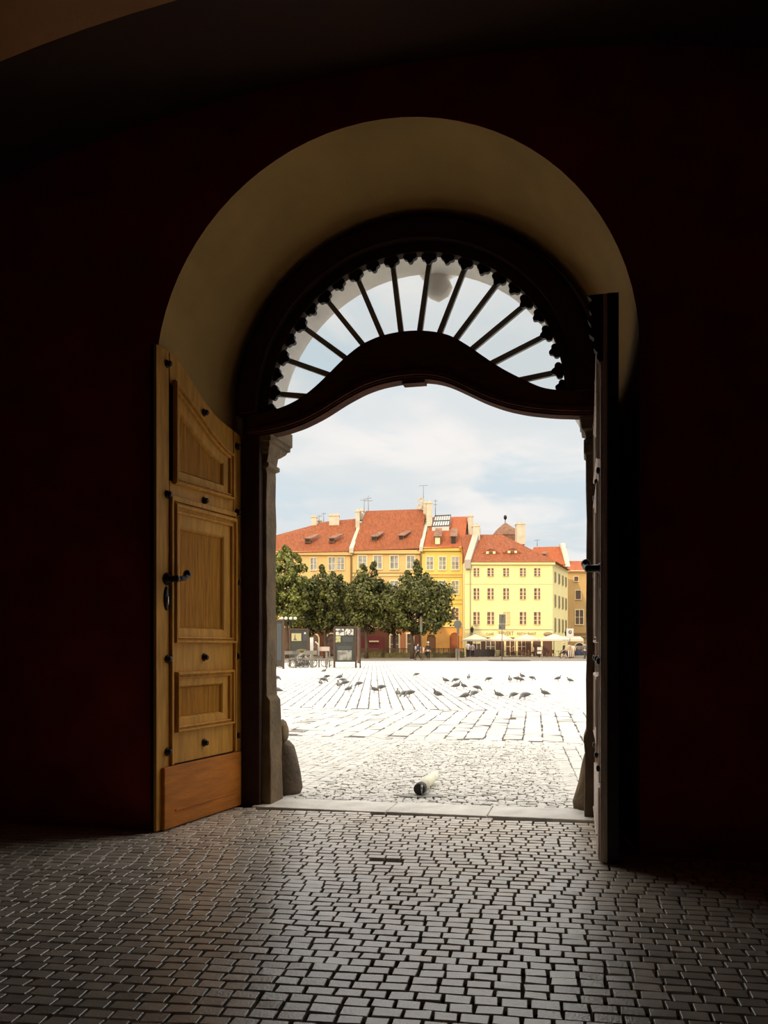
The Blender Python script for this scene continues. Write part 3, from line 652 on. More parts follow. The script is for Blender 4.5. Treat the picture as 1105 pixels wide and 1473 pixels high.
# --- cream corner house
Y4 = 116.
b = thing('cafe_house', at(732, 944.5, Y4)[:2]+(.3,), 'pale cream corner house with painted cafe lettering over the parasols', 'building', 'houses along the far side of the square')
xl, _, ze = at(669, 808.5, Y4); xr, yr_, _ = at(795, 808.5, Y4)
xf, yf = at(817, 808, 129.)[0], 129.
MB().prism([(xl,Y4),(xr,Y4),(xf,yf),(xl,yf)], lambda x, y: (x,y,.25), lambda x, y: (x,y,ze)).build('wall', m_crm, b)
e = .45
rl, rr_ = at(697, 769, Y4+6.5), at(722, 769, Y4+6.5)
MB().add([(xl,Y4-e,ze),(xr+e,Y4-e,ze),(xf+e,yf,ze),(xl,yf,ze),rl,rr_,(xl,Y4+6.5,rl[2])], [(0,1,5,4,6),(1,2,5),(2,3,6,4,5),(0,6,3),(0,3,2,1)]).build('roof', m_tile, b)
MB().bb(xl, xr+.3, Y4-.3, Y4, ze-.35, ze).build('cornice', m_crm, b)
MB().bb(xl, xr+.05, Y4-.05, Y4, at(0,905.5,Y4)[2]-.06, at(0,905.5,Y4)[2]+.06).build('string_course', m_lead, b)
MB().bb(xl, xr+.05, Y4-.04, Y4, at(0,840,Y4)[2]-.04, at(0,840,Y4)[2]+.04).build('string_course', mat('cream_line', hexc('d8c488'), .9), b)
cols5 = ((681.4,689.3),(701.3,710),(724,732),(748,756.3),(768.4,777))
for i, (a, c) in enumerate(cols5):
    win(b, a, c, 817.5, 828.7, Y4, 2, 3, .05, True, sill=False); win(b, a, c, 846.4, 862, Y4, 2, 3, .05, True, sill=False)
    if i == 2: win(b, a, c+1.5, 880.5, 898, Y4, 2, 3, .05, mg=mat('cream_blind', hexc('dcb480'), .8), sill=False)
    else: win(b, a-.3, c+.5, 880.5, 898, Y4, 2, 3, .05, True, sill=False)
# windows of the receding side wall
dv = Vector((xf-xr, yf-Y4)).normalized(); nv = Vector((dv.y, -dv.x))
for s_ in (2.0, 5.4, 8.6, 11.6):
    for (z0, z1) in ((10.2,11.4),(6.9,8.4),(3.6,5.3)):
        c = Vector((xr, Y4))+dv*s_
        m = MB(); m.box((c.x+nv.x*.03, c.y+nv.y*.03, (z0+z1)/2), (1.1,.1,z1-z0+.2), math.atan2(dv.y, dv.x))
        w_ = m.build('window', mat('olive_trim', (.42,.36,.2), .8), b)
        MB().box((c.x+nv.x*.07, c.y+nv.y*.07, (z0+z1)/2), (.85,.1,z1-z0), math.atan2(dv.y, dv.x)).build('pane', mat('olive_pane', (.16,.13,.07), .4), w_)
# eyebrow dormers
for (pc, py) in ((706,796.5),(737,795.5)):
    x, _, z = at(pc, py, Y4+1.55); m = MB(); n = 12; hw = .95
    A = [(x-hw*1.25+hw*2.5*i/n, Y4+1.5, z+.62*math.sin(pi*i/n)**1.5+.05) for i in range(n+1)]
    B = [(p[0], p[1]+3., p[2]+1.3) for p in A]; A0 = [(p[0], p[1], z-.12) for p in A]
    m.strip(A, B); m.strip(A0, A); d = m.build('eyebrow_dormer', m_tile, b)
    MB().bb(x-.62, x+.62, Y4+1.42, Y4+1.5, z-.02, z+.30).build('dormer_frame', m_trimw, d)
    MB().bb(x-.26, x+.26, Y4+1.38, Y4+1.44, z+.0, z+.28).build('dormer_pane', m_glassd, d)
def text(b, s, px0, px1, py0, py1, Y, mt, name='lettering'):
    """painted word fitted between two pixel columns and rows of the facade, as a mesh"""
    cu = bpy.data.curves.new(name, 'FONT'); cu.body = s; cu.extrude = .02
    tmp = bpy.data.objects.new('tmp', cu); col.objects.link(tmp); bpy.context.view_layer.update()
    me = bpy.data.meshes.new_from_object(tmp.evaluated_get(bpy.context.evaluated_depsgraph_get())); bpy.data.objects.remove(tmp)
    a = np.array([tuple(v.co) for v in me.vertices]); lo_, hi_ = a.min(0), a.max(0)
    x0, _, z1 = at(px0, py0, Y); x1, _, z0 = at(px1, py1, Y)
    for v in me.vertices:
        p = v.co; q = (x0+(p.x-lo_[0])/(hi_[0]-lo_[0])*(x1-x0), Y-.04-p.z, z0+(p.y-lo_[1])/(hi_[1]-lo_[1])*(z1-z0)); v.co = Vector(q)-Vector(b['_o'])
    me.materials.clear(); me.materials.append(mt); o = bpy.data.objects.new(name, me); col.objects.link(o); o.parent = b; return o
m_let = mat('brown_lettering', (.30,.22,.13), .8)
text(b, 'CAFÉ', 699.5, 710.3, 909.5, 914, Y4, m_let); text(b, 'TIPVERT', 716.5, 739, 908.3, 913.8, Y4, m_let); text(b, 'RESTAURANT', 744, 771.5, 909.5, 913.5, Y4, m_let)
m = MB(); x, _, z = at(788.5, 912.3, Y4); m.lathe([(.6,0),(.6,.04)], (0,0,0), 16, sy=.5).map(lambda p: (x+p[0], Y4-.02-p[2], z+p[1])); m.build('oval_sign', m_let, b)
for a, c, y in ((699.5,712,917),(728,740,917),(745,756,917),(681,691,926)): win(b, a, c, y, 943, Y4, 2, 2, .08, mg=m_glassd, name='shop_window')
for a, c in ((672,680),(692,699),(712.5,725),(729,742),(746,764),(767,778),(781,794.5)): pbox(a, c, 921, 944, Y4-.05, .1, 'shop_door', mat('dark_brown_shop_front', (.10,.04,.02), .6), b)
pipe(b, 676.5, 810, 935, Y4, .05, m_lead)
chimney(b, 680.5, 690.5, 755, 778, Y4+5, 1.5); chimney(b, 743.5, 756, 752, 783, Y4+6, 1.6)
antenna(b, 773, 776, 786, Y4+10, ((.1,.8),))
m = MB(); q0, q1 = at(669.5,809,Y4-.5), at(686,770,Y4+6.5)
m.add([(q0[0]-.1,q0[1],q0[2]-.8),(q0[0]+.7,q0[1],q0[2]-.8),(q1[0]+.5,q1[1],q1[2]-3),(q1[0]-.3,q1[1],q1[2]-3),(q0[0]-.1,q0[1],q0[2]+.35),(q0[0]+.7,q0[1],q0[2]+.35),(q1[0]+.5,q1[1],q1[2]+1.),(q1[0]-.3,q1[1],q1[2]+1.)], [(0,1,2,3),(4,5,6,7),(0,4,5,1),(1,5,6,2),(2,6,7,3),(3,7,4,0)])
m.build('party_wall', m_lead, b)
chimney(b, 673.5, 681, 741, 775, Y4+9, 1.5)
# wall lanterns
def lantern(px, py, Y, lb):
    x, _, z = at(px, py, Y); t = thing('wall_lantern', (x, Y-.4, z-.8), lb, 'lantern', 'wall lanterns on the cafe house')
    MB().tube([(x,Y-.02,z-.6),(x,Y-.3,z-.75),(x,Y-.45,z-.5)], .04, 6).build('bracket', m_met, t)
    MB().lathe([(.10,-.5),(.20,0),(.24,.05),(.05,.3),(.02,.45)], (x,Y-.45,z), 6, smooth=False).build('lamp_housing', m_met, t)
lantern(678.7, 905, Y4, 'black wall lantern at the left edge of the cream cafe house')
lantern(813.5, 910, 122, 'black wall lantern near the square sign at the right')
# --- houses at the right
b = thing('town_house', at(835, 944, 132)[:2]+(.3,), 'tan house with dark windows at the right edge of the gateway view', 'building', 'houses along the far side of the square')
body(b, 816, 880, 822, 132, 12, m_tan); course(b, 816, 880, 822, 132, m_trimw, .3, .3, 'cornice')
roof(b, [at(817,822,131.5), at(882,822,131.5)], [at(818,807,136), at(882,807,136)], m_tile2, back=[at(818,830,141), at(882,830,141)])
m_drk = mat('dark_window', (.10,.055,.035), .3)
win(b, 826, 832, 829.5, 836, 132, 1, 1, .08, mg=m_drk); win(b, 828, 835.5, 849.5, 862, 132, 1, 1, .08, mg=m_drk); win(b, 828, 839, 877.5, 898, 132, 2, 2, .12, mg=m_drk); win(b, 856, 867, 877.5, 898, 132, 2, 2, .12, mg=m_drk)
course(b, 825, 846, 912, 132, m_gutter, .3, .1, 'sign_band'); course(b, 816, 880, 917, 132, m_gutter, .18, .35)
archdoor(b, 827.5, 839.5, 925, 943, 131.95, mat('dark_archway', (.06,.03,.02), .7))
b = thing('town_house', (at(790,800,136)[0], 136, .3), 'house set back with bright red roof and gable, seen over the cafe house', 'building', 'houses along the far side of the square')
body(b, 762, 816, 811, 134, 8, m_tan)
roof(b, [at(755,812,133.8), at(815,812,133.8)], [at(768,787,138), at(815,786,138)], m_tile2, back=[at(768,820,142), at(815,820,142)])
x0, _, z0 = at(814, 815, 133.5); z1 = at(0, 782, 138)[2]
MB().prism([(133.5,z0),(142,z0),(138.6,z1),(137.4,z1)], lambda y, z: (x0,y,z), lambda y, z: (x0+.7,y,z)).build('gable', m_chim, b)
dormer(b, 780, 785, 797, 800, 135.2, m_tileb, .3)
b = thing('tower', (at(727,760,150)[0], 150, .3), 'brown pyramid tower roof with finial rising behind the cafe house', 'tower')
x, _, z0 = at(727, 771, 150); z1 = at(0, 752, 150)[2]; hw = 2.1
MB().bb(x-hw, x+hw, 150-hw, 150+hw, .3, z0).build('tower_wall', m_tileb, b)
MB().lathe([(hw*1.5,z0),(hw*1.0,z0+(z1-z0)*.45),(.1,z1)], (x,150,0), 4, smooth=False).map(lambda p: ((p[0]-x)*.7071-(p[1]-150)*.7071+x, (p[0]-x)*.7071+(p[1]-150)*.7071+150, p[2])).build('tower_roof', m_tileb, b)
MB().tube([(x,150,z1),(x,150,z1+1.2)], .06, 6).ball((x,150,z1+.9), .28, 8, sz=1.5).build('finial', m_met, b)

# ------------------------------------------------------------ trees
m_leaf = mat('green_leaves', (.085,.090,.018), .7, .5, .5, island=.6)
m_leafl = mat('yellow_green_leaves', (.14,.15,.028), .7, .4, .5, island=.6)
m_bark = mat('brown_bark', (.08,.05,.03), .9, .3, 4)
def tree(px, Y, py_top, hw_px, py_low, label, m_, seed, nl=5200, spike=None, trunk_px=None):
    r = np.random.default_rng(seed); x, _, zt = at(px, py_top, Y); zl = at(px, py_low, Y)[2]; hw = hw_px/F*Y; zc = (zt+zl)/2; hh = (zt-zl)/2
    g = G(Y); tx = at(trunk_px or px, 0, Y)[0]
    t = thing('tree', (tx, Y, g), label, 'tree', 'trees in front of the yellow houses')
    m = MB(); m.tube([(tx,Y,g-.05),(tx+.05,Y,g+1.5),(tx-.05,Y,zl+.6),(x,Y,zc)], [.26,.2,.17,.08], 8)
    for k in range(6):
        a = k*1.05; m.tube([(tx,Y,zl+.2),(x+math.cos(a)*hw*.35,Y+math.sin(a)*hw*.35,zc-.2),(x+math.cos(a)*hw*.6,Y+math.sin(a)*hw*.6,zc+hh*.4)], [.1,.06,.02], 6)
    m.build('trunk', m_bark, t)
    nc = 90; cl = []; hw *= 1.12; nl = int(nl*1.7)
    while len(cl) < nc:
        p = r.uniform(-1, 1, 3)
        if (p**2).sum() < 1 and (p**2).sum() > .12: cl.append(p*np.array([hw*.84, hw*.8, hh*.84])+np.array([x, Y, zc]))
    if spike is not None: cl += [np.array([at(sp[0],sp[1],Y)[0], Y, at(sp[0],sp[1],Y)[2]]) for sp in spike]
    cl = np.array(cl); rad = r.uniform(.45, 1.0, len(cl))*hw/3.6
    if spike is not None: rad[-len(spike):] = .30
    k = r.integers(0, len(cl), nl); d = r.normal(size=(nl, 3)); d /= np.linalg.norm(d, axis=1)[:, None]
    c = cl[k]+d*(rad[k]*r.uniform(.55, 1.12, nl))[:, None]
    a = r.normal(size=(nl, 3)); a /= np.linalg.norm(a, axis=1)[:, None]; b_ = np.cross(a, d+1e-3); b_ /= np.linalg.norm(b_, axis=1)[:, None]
    s = r.uniform(.10, .24, nl)[:, None]
    V = np.stack([c-a*s, c-b_*s*.7, c+a*s, c+b_*s*.7], 1).reshape(-1, 3)
    Fq = np.arange(nl*4).reshape(-1, 4)
    fast('crown', V-np.array([tx, Y, g]), Fq, m_, parent=t)
tree(413, 101, 788, 32, 908, 'big yellow green tree at the left edge of the gateway view', m_leafl, 1, 7000, spike=[(410,788),(413,791),(416,794),(425,799),(428,802),(430,806),(405,795)])
tree(468, 104, 820, 34, 914, 'dark green tree second from the left, lower than its neighbours', m_leaf, 2, 5600, spike=[(463,816),(464,821),(466,826),(479,826),(490,830),(487,834)])
tree(529, 102, 813, 35, 916, 'round dark tree in front of the wide yellow house', m_leaf, 3, 6000, spike=[(538,812),(536,816),(522,815),(525,819)], trunk_px=527)
tree(604, 100, 824, 50, 919, 'broad dark tree rightmost of the row, with a thin top shoot', m_leaf, 4, 8200, spike=[(599,809),(600,813),(598,817),(603,820),(600,824),(586,824),(588,829),(613,828),(611,832),(647,850),(644,856)], trunk_px=593)
tree(442, 112, 826, 36, 922, 'tree standing behind the gap between the two leftmost trees', m_leaf, 5, 4200)
tree(567, 110, 838, 30, 915, 'tree half hidden between the round tree and the broad tree', m_leaf, 6, 3600)
tree(500, 113, 834, 32, 920, 'tree glimpsed behind the round dark tree, to its left', m_leaf, 7, 4200)
# hedge and low fence below the trees
m_hedge = mat('olive_hedge', (.09,.075,.02), .8, .4, 3, 1, 8)
def atg(px, Y): return (at(px, 0, Y)[0], Y, G(Y))
Yh = 106.; x0, x1 = atg(516, Yh)[0], atg(668, Yh)[0]
m = MB(); rr = np.random.default_rng(5); nseg = 60
tp = [(x0+(x1-x0)*i/nseg, .62+.08*rr.normal()) for i in range(nseg+1)]
m.strip([(x,Yh-.4,G(Yh)) for x,z in tp], [(x,Yh-.35,G(Yh)+z) for x,z in tp], [(x,Yh+.4,G(Yh)) for x,z in tp], [(x,Yh+.35,G(Yh)+z) for x,z in tp])
m.build('hedge', m_hedge, label='low clipped olive hedge under the trees along the road', cat='hedge')
f_ = thing('railing', ((x0+x1)/2, Yh+.8, G(Yh)), 'brown garden railing behind the low hedge', 'railing')
m_rail = mat('brown_railing', (.10,.06,.03), .8)
for i in range(22): MB().bb(x0+(x1-x0)*i/21-.05, x0+(x1-x0)*i/21+.05, Yh+.75, Yh+.85, G(Yh), G(Yh)+1.15).build('post', m_rail, f_)
m = MB()
for z in (.25,1.0): m.bb(x0, x1, Yh+.78, Yh+.82, z+.3, z+.38)
for i in range(150): m.bb(x0+(x1-x0)*i/149-.018, x0+(x1-x0)*i/149+.018, Yh+.79, Yh+.81, .4, 1.35)
m.build('bars', m_rail, f_)
# cafe planter fence
xa, xb = atg(671, 112)[0], atg(711, 112)[0]
t = thing('terrace_screen', ((xa+xb)/2, 112, .3), 'dark terrace screen on the left side of the cafe', 'screen')
for i in range(5):
    a = xa+(xb-xa)*i/5; MB().bb(a+.03, a+(xb-xa)/5-.03, 111.9, 112.0, .36, 1.25).build('panel', mat('dark_screen_panel', (.075,.055,.045), .6), t)
for i in range(6): a = xa+(xb-xa)*i/5; MB().bb(a-.04, a+.04, 111.88, 112.04, .3, 1.32).build('post', m_rail, t)
x = atg(716, 110.6)[0]; MB().lathe([(.26,0),(.34,.8),(.37,.85),(.33,.87)], (x,110.6,.3), 12).build('planter', mat('stone_planter', (.26,.23,.14), .9), label='grey green planter between screen and terrace', cat='planter')
x = atg(658.5, 105)[0]; MB().bb(x-.25, x+.25, 104.8, 105.3, .26, 1.35).build('utility_box', mat('beige_cabinet', (.32,.26,.19), .8), label='beige street cabinet behind the round sign pole', cat='street cabinet')
# traffic island
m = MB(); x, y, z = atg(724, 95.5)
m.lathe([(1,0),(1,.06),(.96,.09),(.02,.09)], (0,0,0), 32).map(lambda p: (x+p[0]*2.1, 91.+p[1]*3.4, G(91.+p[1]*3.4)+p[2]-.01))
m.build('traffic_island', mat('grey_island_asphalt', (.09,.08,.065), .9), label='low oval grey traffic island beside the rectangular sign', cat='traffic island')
# ------------------------------------------------------------ parasols, tables, chairs
m_canv = mat('cream_canvas', (.62,.53,.40), .85, .05, 2); m_wood = mat('dark_wood', (.09,.045,.025), .6); m_wick = mat('brown_wicker', (.16,.08,.04), .8)
def parasol():
    t = thing('parasol', (0,0,0)); a = 1.55
    m = MB(); vs = [(0,0,3.1)]; n = 8; rim = []
    for i in range(n):
        q = 2*pi*i/n+pi/8; r = a/math.cos(pi/8)*(1.0 if i % 2 else 1.0); rim.append((r*math.cos(q), r*math.sin(q), 2.35))
    vs += rim+[(p[0], p[1], 2.12) for p in rim]
    m.add(vs, [(0,1+i,1+(i+1)%n) for i in range(n)]+[(1+i,1+n+i,1+n+(i+1)%n,1+(i+1)%n) for i in range(n)]); m.build('canopy', m_canv, t)
    MB().tube([(0,0,0),(0,0,3.2)], .035, 8).build('pole', m_wood, t)
    m = MB()
    for p in rim: m.tube([(0,0,3.02),(p[0]*.98,p[1]*.98,2.32)], .018, 5)
    m.build('ribs', m_wood, t)
    MB().lathe([(.32,0),(.32,.08),(.05,.1)], (0,0,0), 14).build('base', m_metal, t)
    return t
par = parasol()
spec = [(684,113,1.10,'cream parasol leftmost, behind the two standing people'),(719.5,110.7,1.06,'cream parasol behind the rectangular sign pole'),(757,113.2,1.12,'cream parasol third from the left, by the stacked white signs'),(797,110.2,1.2,'cream parasol rightmost and largest, at the corner of the cafe')]
for i, (px, Y, s_, lb) in enumerate(spec):
    o = par if i == 0 else copy_tree(par); o.location = atg(px, Y); o.scale = (s_*.98, s_*.98, .93); tag(o, lb, 'parasol', 'parasols over the cafe terrace')
x, y, z = atg(822.5, 114); MB().add([(x-1.3,y-1,2.55),(x+1.3,y-1,2.55),(x+1.3,y+1,2.9),(x-1.3,y+1,2.9),(x-1.3,y-1,2.25),(x+1.3,y-1,2.25)], [(0,1,2,3),(0,4,5,1)]).tube([(x-1.25,y-.95,.3),(x-1.25,y-.95,2.5)], .03, 6).tube([(x+1.25,y-.95,.3),(x+1.25,y-.95,2.5)], .03, 6).build('awning', m_canv, label='small cream awning right of the largest parasol', cat='awning')
def table():
    t = thing('cafe_table', (0,0,0)); MB().lathe([(.38,.70),(.40,.72),(.40,.74),(.02,.745)], (0,0,0), 16).build('tabletop', m_wood, t)
    MB().tube([(0,0,.03),(0,0,.72)], .03, 8).build('stem', m_metal, t); MB().lathe([(.22,0),(.2,.03),(.04,.05)], (0,0,0), 12).build('base', m_metal, t); return t
def chair():
    t = thing('cafe_chair', (0,0,0)); MB().bb(-.21,.21,-.2,.22,.43,.47).build('seat', m_wick, t, bevel=.01)
    m = MB(); m.strip([(-.2+.4*i/8,.21+.03*math.sin(pi*i/8),.46) for i in range(9)], [(-.2+.4*i/8,.24+.04*math.sin(pi*i/8),.88) for i in range(9)], [(-.2+.4*i/8,.24+.03*math.sin(pi*i/8),.46) for i in range(9)], [(-.2+.4*i/8,.27+.04*math.sin(pi*i/8),.88) for i in range(9)]); m.build('backrest', m_wick, t)
    for a in (-.19,.19):
        for b_ in (-.18,.2): MB().tube([(a*1.1,b_*1.1,0),(a,b_,.44)], .017, 6).build('leg', m_wood, t)
    return t
tb, ch = table(), chair()
tl = [(726.5,112.2,'left of the closed parasol pole under the second parasol'),(743.5,111.6,'between the second and third parasols'),(760.5,112.3,'under the third parasol'),(770.5,110.3,'just left of the stacked white signs'),(786.5,112.3,'under the left half of the rightmost parasol'),(803.5,111.6,'under the right half of the rightmost parasol')]
for i, (px, Y, lb) in enumerate(tl):
    o = tb if i == 0 else copy_tree(tb); o.location = atg(px, Y); tag(o, 'dark round cafe table '+lb, 'table', 'tables on the cafe terrace')
    for j, (dx, dy, rz_, wd) in enumerate(((-.62,.1,pi/2,'left'),(.62,-.1,-pi/2,'right'))):
        c = ch if i == 0 and j == 0 else copy_tree(ch); p = atg(px, Y); c.location = (p[0]+dx, p[1]+dy, p[2]); c.rotation_euler = (0,0,rz_+.2*(i-2)); tag(c, f'brown chair {wd} of the table '+lb, 'chair', 'chairs on the cafe terrace')
# ------------------------------------------------------------ people
def skin(name, verts, edges, radii, mt, parent, sub=1):
    me = bpy.data.meshes.new(name); me.from_pydata(verts, edges, []); o = bpy.data.objects.new(name, me); col.objects.link(o); o.parent = parent
    o.modifiers.new('skin', 'SKIN'); me.skin_vertices.new() if not me.skin_vertices else None
    for i, r in enumerate(radii):
        r = r if isinstance(r, tuple) else (r, r); me.skin_vertices[0].data[i].radius = r
    me.skin_vertices[0].data[0].use_root = True
    o.modifiers['skin'].use_smooth_shade = True
    s = o.modifiers.new('sub', 'SUBSURF'); s.levels = sub; s.render_levels = sub
    me.materials.append(mt); return o
m_skin = mat('skin', (.55,.32,.22), .6)
def person(loc, heading, label, top, bottom, hair, pose='stand', h=1.72, stride=.0, short=False, bag=None, hat=None, skirt=False, bottomlen=1., group='people by the cafe'):
    """one figure; x = its side, y = forward before turning by heading"""
    k = h/1.72; t = thing('person', loc, label, 'person', group); t.rotation_euler = (0, 0, heading); t.scale = (k, k, k)
    st = stride; hip = .92; sit = pose == 'sit'
    V = []; E = []; R = []
    def add(p, r, j=None):
        V.append(p); R.append(r)
        if j is not None: E.append((j, len(V)-1))
        return len(V)-1
    if sit: hip = .52
    pel = add((0,0,hip+.04), (.15,.11)); wa = add((0,.01,hip+.2), (.13,.09), pel); chs = add((0,.02,hip+.40), (.165,.105), wa); sh = add((0,.0,hip+.53), (.12,.08), chs)
    nk = add((0,.01,hip+.60), .05, sh); hd = add((0,.03,hip+.68), (.068,.075), nk); cr = add((0,.02,hip+.80), (.07,.085), hd); nose = add((0,.11,hip+.70), .012, hd)
    legs = {}; arms = {}
    for sg in (-1, 1):
        f_ = st*sg
        if sit: pts = [((.10*sg,.02,hip-.0),.09), ((.11*sg,.42,hip-.03),.065), ((.11*sg,.42,.09),.042), ((.11*sg,.55,.035),.035)]
        else: pts = [((.10*sg,0,hip-.08),.095), ((.10*sg,f_*.45+.03*abs(st),.50),.062), ((.10*sg,f_,.09+.04*(f_<0)*abs(st)),.042), ((.11*sg,f_+.15,.035),.034)]
        j = pel; idx = []
        for p, r in pts: j = add(p, r, j); idx.append(j)
        legs[sg] = idx
        a_ = -f_*.7
        if sit: ap = [((.19*sg,0,hip+.50),.055), ((.24*sg,.05,hip+.24),.042), ((.17*sg,.28,hip+.20),.03), ((.15*sg,.34,hip+.20),.032)]
        elif bag == 'carry' and sg == 1: ap = [((.19*sg,0,hip+.50),.055), ((.24*sg,.02,hip+.23),.042), ((.26*sg,.05,hip-.01),.03), ((.26*sg,.06,hip-.07),.032)]
        else: ap = [((.19*sg,0,hip+.50),.055), ((.25*sg,a_*.4,hip+.23),.042), ((.25*sg,a_+.06,hip+.01),.03), ((.25*sg,a_+.09,hip-.06),.032)]
        j = sh; idx = []
        for p, r in ap: j = add(p, r, j); idx.append(j)
        arms[sg] = idx; pa = V[j]
        for q in range(4):   # four fingers, slightly curled, and the thumb
            b0 = (pa[0]+(q-1.5)*.004*sg, pa[1]+(q-1.5)*.019, pa[2]-.05+.004*abs(q-1.3)); k0 = add(b0, .0095, j); add((b0[0]-.012*sg, b0[1], b0[2]-.042+.005*abs(q-1.3)), .008, k0)
        k0 = add((pa[0]-.01*sg, pa[1]+.035, pa[2]-.01), .010, j); add((pa[0]-.015*sg, pa[1]+.052, pa[2]-.04), .008, k0)
    skin('body', V, E, R, m_skin, t)
    def cloth(name, ids, es, grow, mt, zfix=None):
        mp = {i: n for n, i in enumerate(ids)}; vs = [V[i] for i in ids]; rs = []
        for i in ids:
            r = R[i] if isinstance(R[i], tuple) else (R[i], R[i]); rs.append((r[0]+grow, r[1]+grow))
        if zfix: vs, rs = zfix(vs, rs)
        return skin(name, vs, [(mp[a], mp[b]) for a, b in es], rs, mt, t)
    ids = [pel, wa, chs, sh]; es = [(pel, wa), (wa, chs), (chs, sh)]
    for sg in (-1, 1):
        ai = arms[sg][:2] if short else arms[sg][:3]; ids += ai; es += [(sh, ai[0])]+list(zip(ai, ai[1:]))
    cloth('jacket' if not short else 'shirt', ids, es, .018, top)
    ids = [pel]; es = []
    nleg = 2 if bottomlen < .7 else 3
    for sg in (-1, 1): li = legs[sg][:nleg]; ids += li; es += [(pel, li[0])]+list(zip(li, li[1:]))
    cloth('trousers' if not skirt else 'shorts', ids, es, .014, bottom)
    for sg in (-1, 1):
        a, b_ = V[legs[sg][2]], V[legs[sg][3]]
        MB().map(lambda p: p).tube([(a[0],a[1]-.05,.05+a[2]-.09),(a[0],a[1]+.05,.05+a[2]-.09),(b_[0],b_[1]+.04,.035)], [.045,.05,.032], 8).build_local('shoe', m_met, t)
    c = V[cr]
    MB().ball((c[0], c[1]-.02, c[2]-.005), .1, 10, sx=.86, sy=1.0, sz=.85).build_local('hair', hair, t)
    if hat: MB().lathe([(.17,0),(.17,.015),(.095,.02),(.08,.10),(.02,.11)], (c[0],c[1],c[2]+.03), 14).build_local('hat', hat, t)
    if bag == 'pack':
        MB().ball((0,-.20,hip+.33), .17, 10, sx=1, sy=.75, sz=1.35).build_local('backpack', mat('pale_blue_backpack', (.30,.36,.46), .8), t)
    if bag == 'carry':
        MB().bb(.18,.36,-.12,.24,hip-.45,hip-.10).tube([(.26,-.06,hip-.1),(.26,.05,hip-.02),(.26,.16,hip-.1)], .012, 6).build_local('handbag', m_met, t)
    return t
def build_local(s, name, m, parent):
    me = bpy.data.meshes.new(name); me.from_pydata(s.v, [], s.f); me.materials.append(m)
    me.polygons.foreach_set('use_smooth', s.smooth); me.update()
    o = bpy.data.objects.new(name, me); col.objects.link(o); o.parent = parent; return o
MB.build_local = build_local
C_ = lambda n, c: mat('cloth_'+n, c, .85)
hd, hb, hbl = mat('dark_hair', (.02,.012,.008), .6), mat('brown_hair', (.09,.04,.02), .6), mat('blond_hair', (.35,.24,.12), .6)
person(atg(601,94)[:3], -pi/2, 'person in a dark blue top walking right wearing a pale blue backpack', C_('navy',(.05,.06,.11)), C_('black',(.012,.012,.014)), hd, stride=.34, bag='pack', group='people walking along the road')
person(atg(609.5,97), pi/2+.2, 'smaller person in a pale beige coat between the two dark walkers', C_('beige',(.55,.42,.30)), C_('brown',(.12,.07,.04)), hb, stride=.1, h=1.42, group='people walking along the road')
person(atg(616,94.5), pi, 'person in dark clothes with a light hat and a handbag, beside the backpack walker', C_('darkbrown',(.035,.025,.02)), C_('black',(.012,.012,.014)), hb, stride=.08, h=1.8, bag='carry', hat=C_('straw',(.75,.68,.55)), group='people walking along the road')
person(atg(673.5,110), .3, 'person in a white shirt and black trousers standing left under the first parasol', C_('white',(.72,.66,.58)), C_('black',(.012,.012,.014)), hd, h=1.82, short=True)
person(atg(680,110.4), -.2, 'person in a grey blouse and black trousers standing beside the one in white', C_('grey',(.42,.36,.32)), C_('black',(.012,.012,.014)), hb, h=1.66, stride=.05)
person(atg(811.5,103), pi/2+.3, 'person in a black top and shorts striding left with bare legs, before the terrace corner', C_('blackbrown',(.03,.02,.02)), C_('blackbrown',(.03,.02,.02)), hbl, stride=.30, bottomlen=.5, skirt=True, h=1.72)
person(atg(819.5,103.5), .1, 'person in a beige shirt and white trousers below the square sign, left of a pair', C_('sand',(.62,.48,.34)), C_('offwhite',(.72,.62,.52)), hb, h=1.72)
person(atg(824.5,103.8), -.3, 'person in a light top and cream trousers, right of the pair below the square sign', C_('cream',(.75,.62,.48)), C_('cream2',(.70,.58,.46)), hb, h=1.58, bag='carry')
person(atg(841.5,100), .4, 'person in a grey green jacket and dark trousers beside the parked car', C_('greygreen',(.16,.18,.14)), C_('darkgrey',(.05,.05,.05)), hd, h=1.78, stride=.1)
for (px, Y, rz_, lb, tp) in ((736.4,111.7,-pi/2,'person in a brown shirt seated between the second and third parasols',C_('rust',(.24,.10,.05))),(767.6,112.2,pi/2,'person in a salmon top seated under the third parasol',C_('salmon',(.55,.28,.2))),(810.6,111.5,pi/2,'person in a dark top seated under the rightmost parasol',C_('dark2',(.05,.04,.04)))):
    person((atg(px,Y)[0], Y, .3), rz_, lb, tp, C_('black',(.012,.012,.014)), hd, pose='sit', group='guests seated on the cafe terrace')
# ------------------------------------------------------------ signs, posts, car
m_pole = mat('grey_steel_pole', (.15,.13,.105), .5, metal=.2); m_signb = mat('grey_sign_back', (.10,.10,.085), .6); m_white = mat('white_sign', (.55,.53,.48), .6); m_blk = mat('black_print', (.02,.02,.02), .7)
p = atg(658.5, 93); t = thing('traffic_sign', p, 'round grey backed sign on a thin pole in front of the orange arched door', 'road sign', 'road signs along the square')
MB().tube([(p[0],p[1],p[2]),(p[0],p[1],at(0,892,93)[2])], .035, 8).build('pole', m_pole, t)
z = at(0,898,93)[2]; MB().lathe([(.42,0),(.43,.01),(.43,.03),(.40,.035)], (0,0,0), 24).map(lambda q: (p[0]+q[0], p[1]-.04-q[2], z+q[1])).build('round_plate', m_signb, t)
MB().bb(p[0]-.10, p[0]+.16, p[1]-.08, p[1]-.05, at(0,912,93)[2], at(0,903,93)[2]).build('lower_plate', m_signb, t)
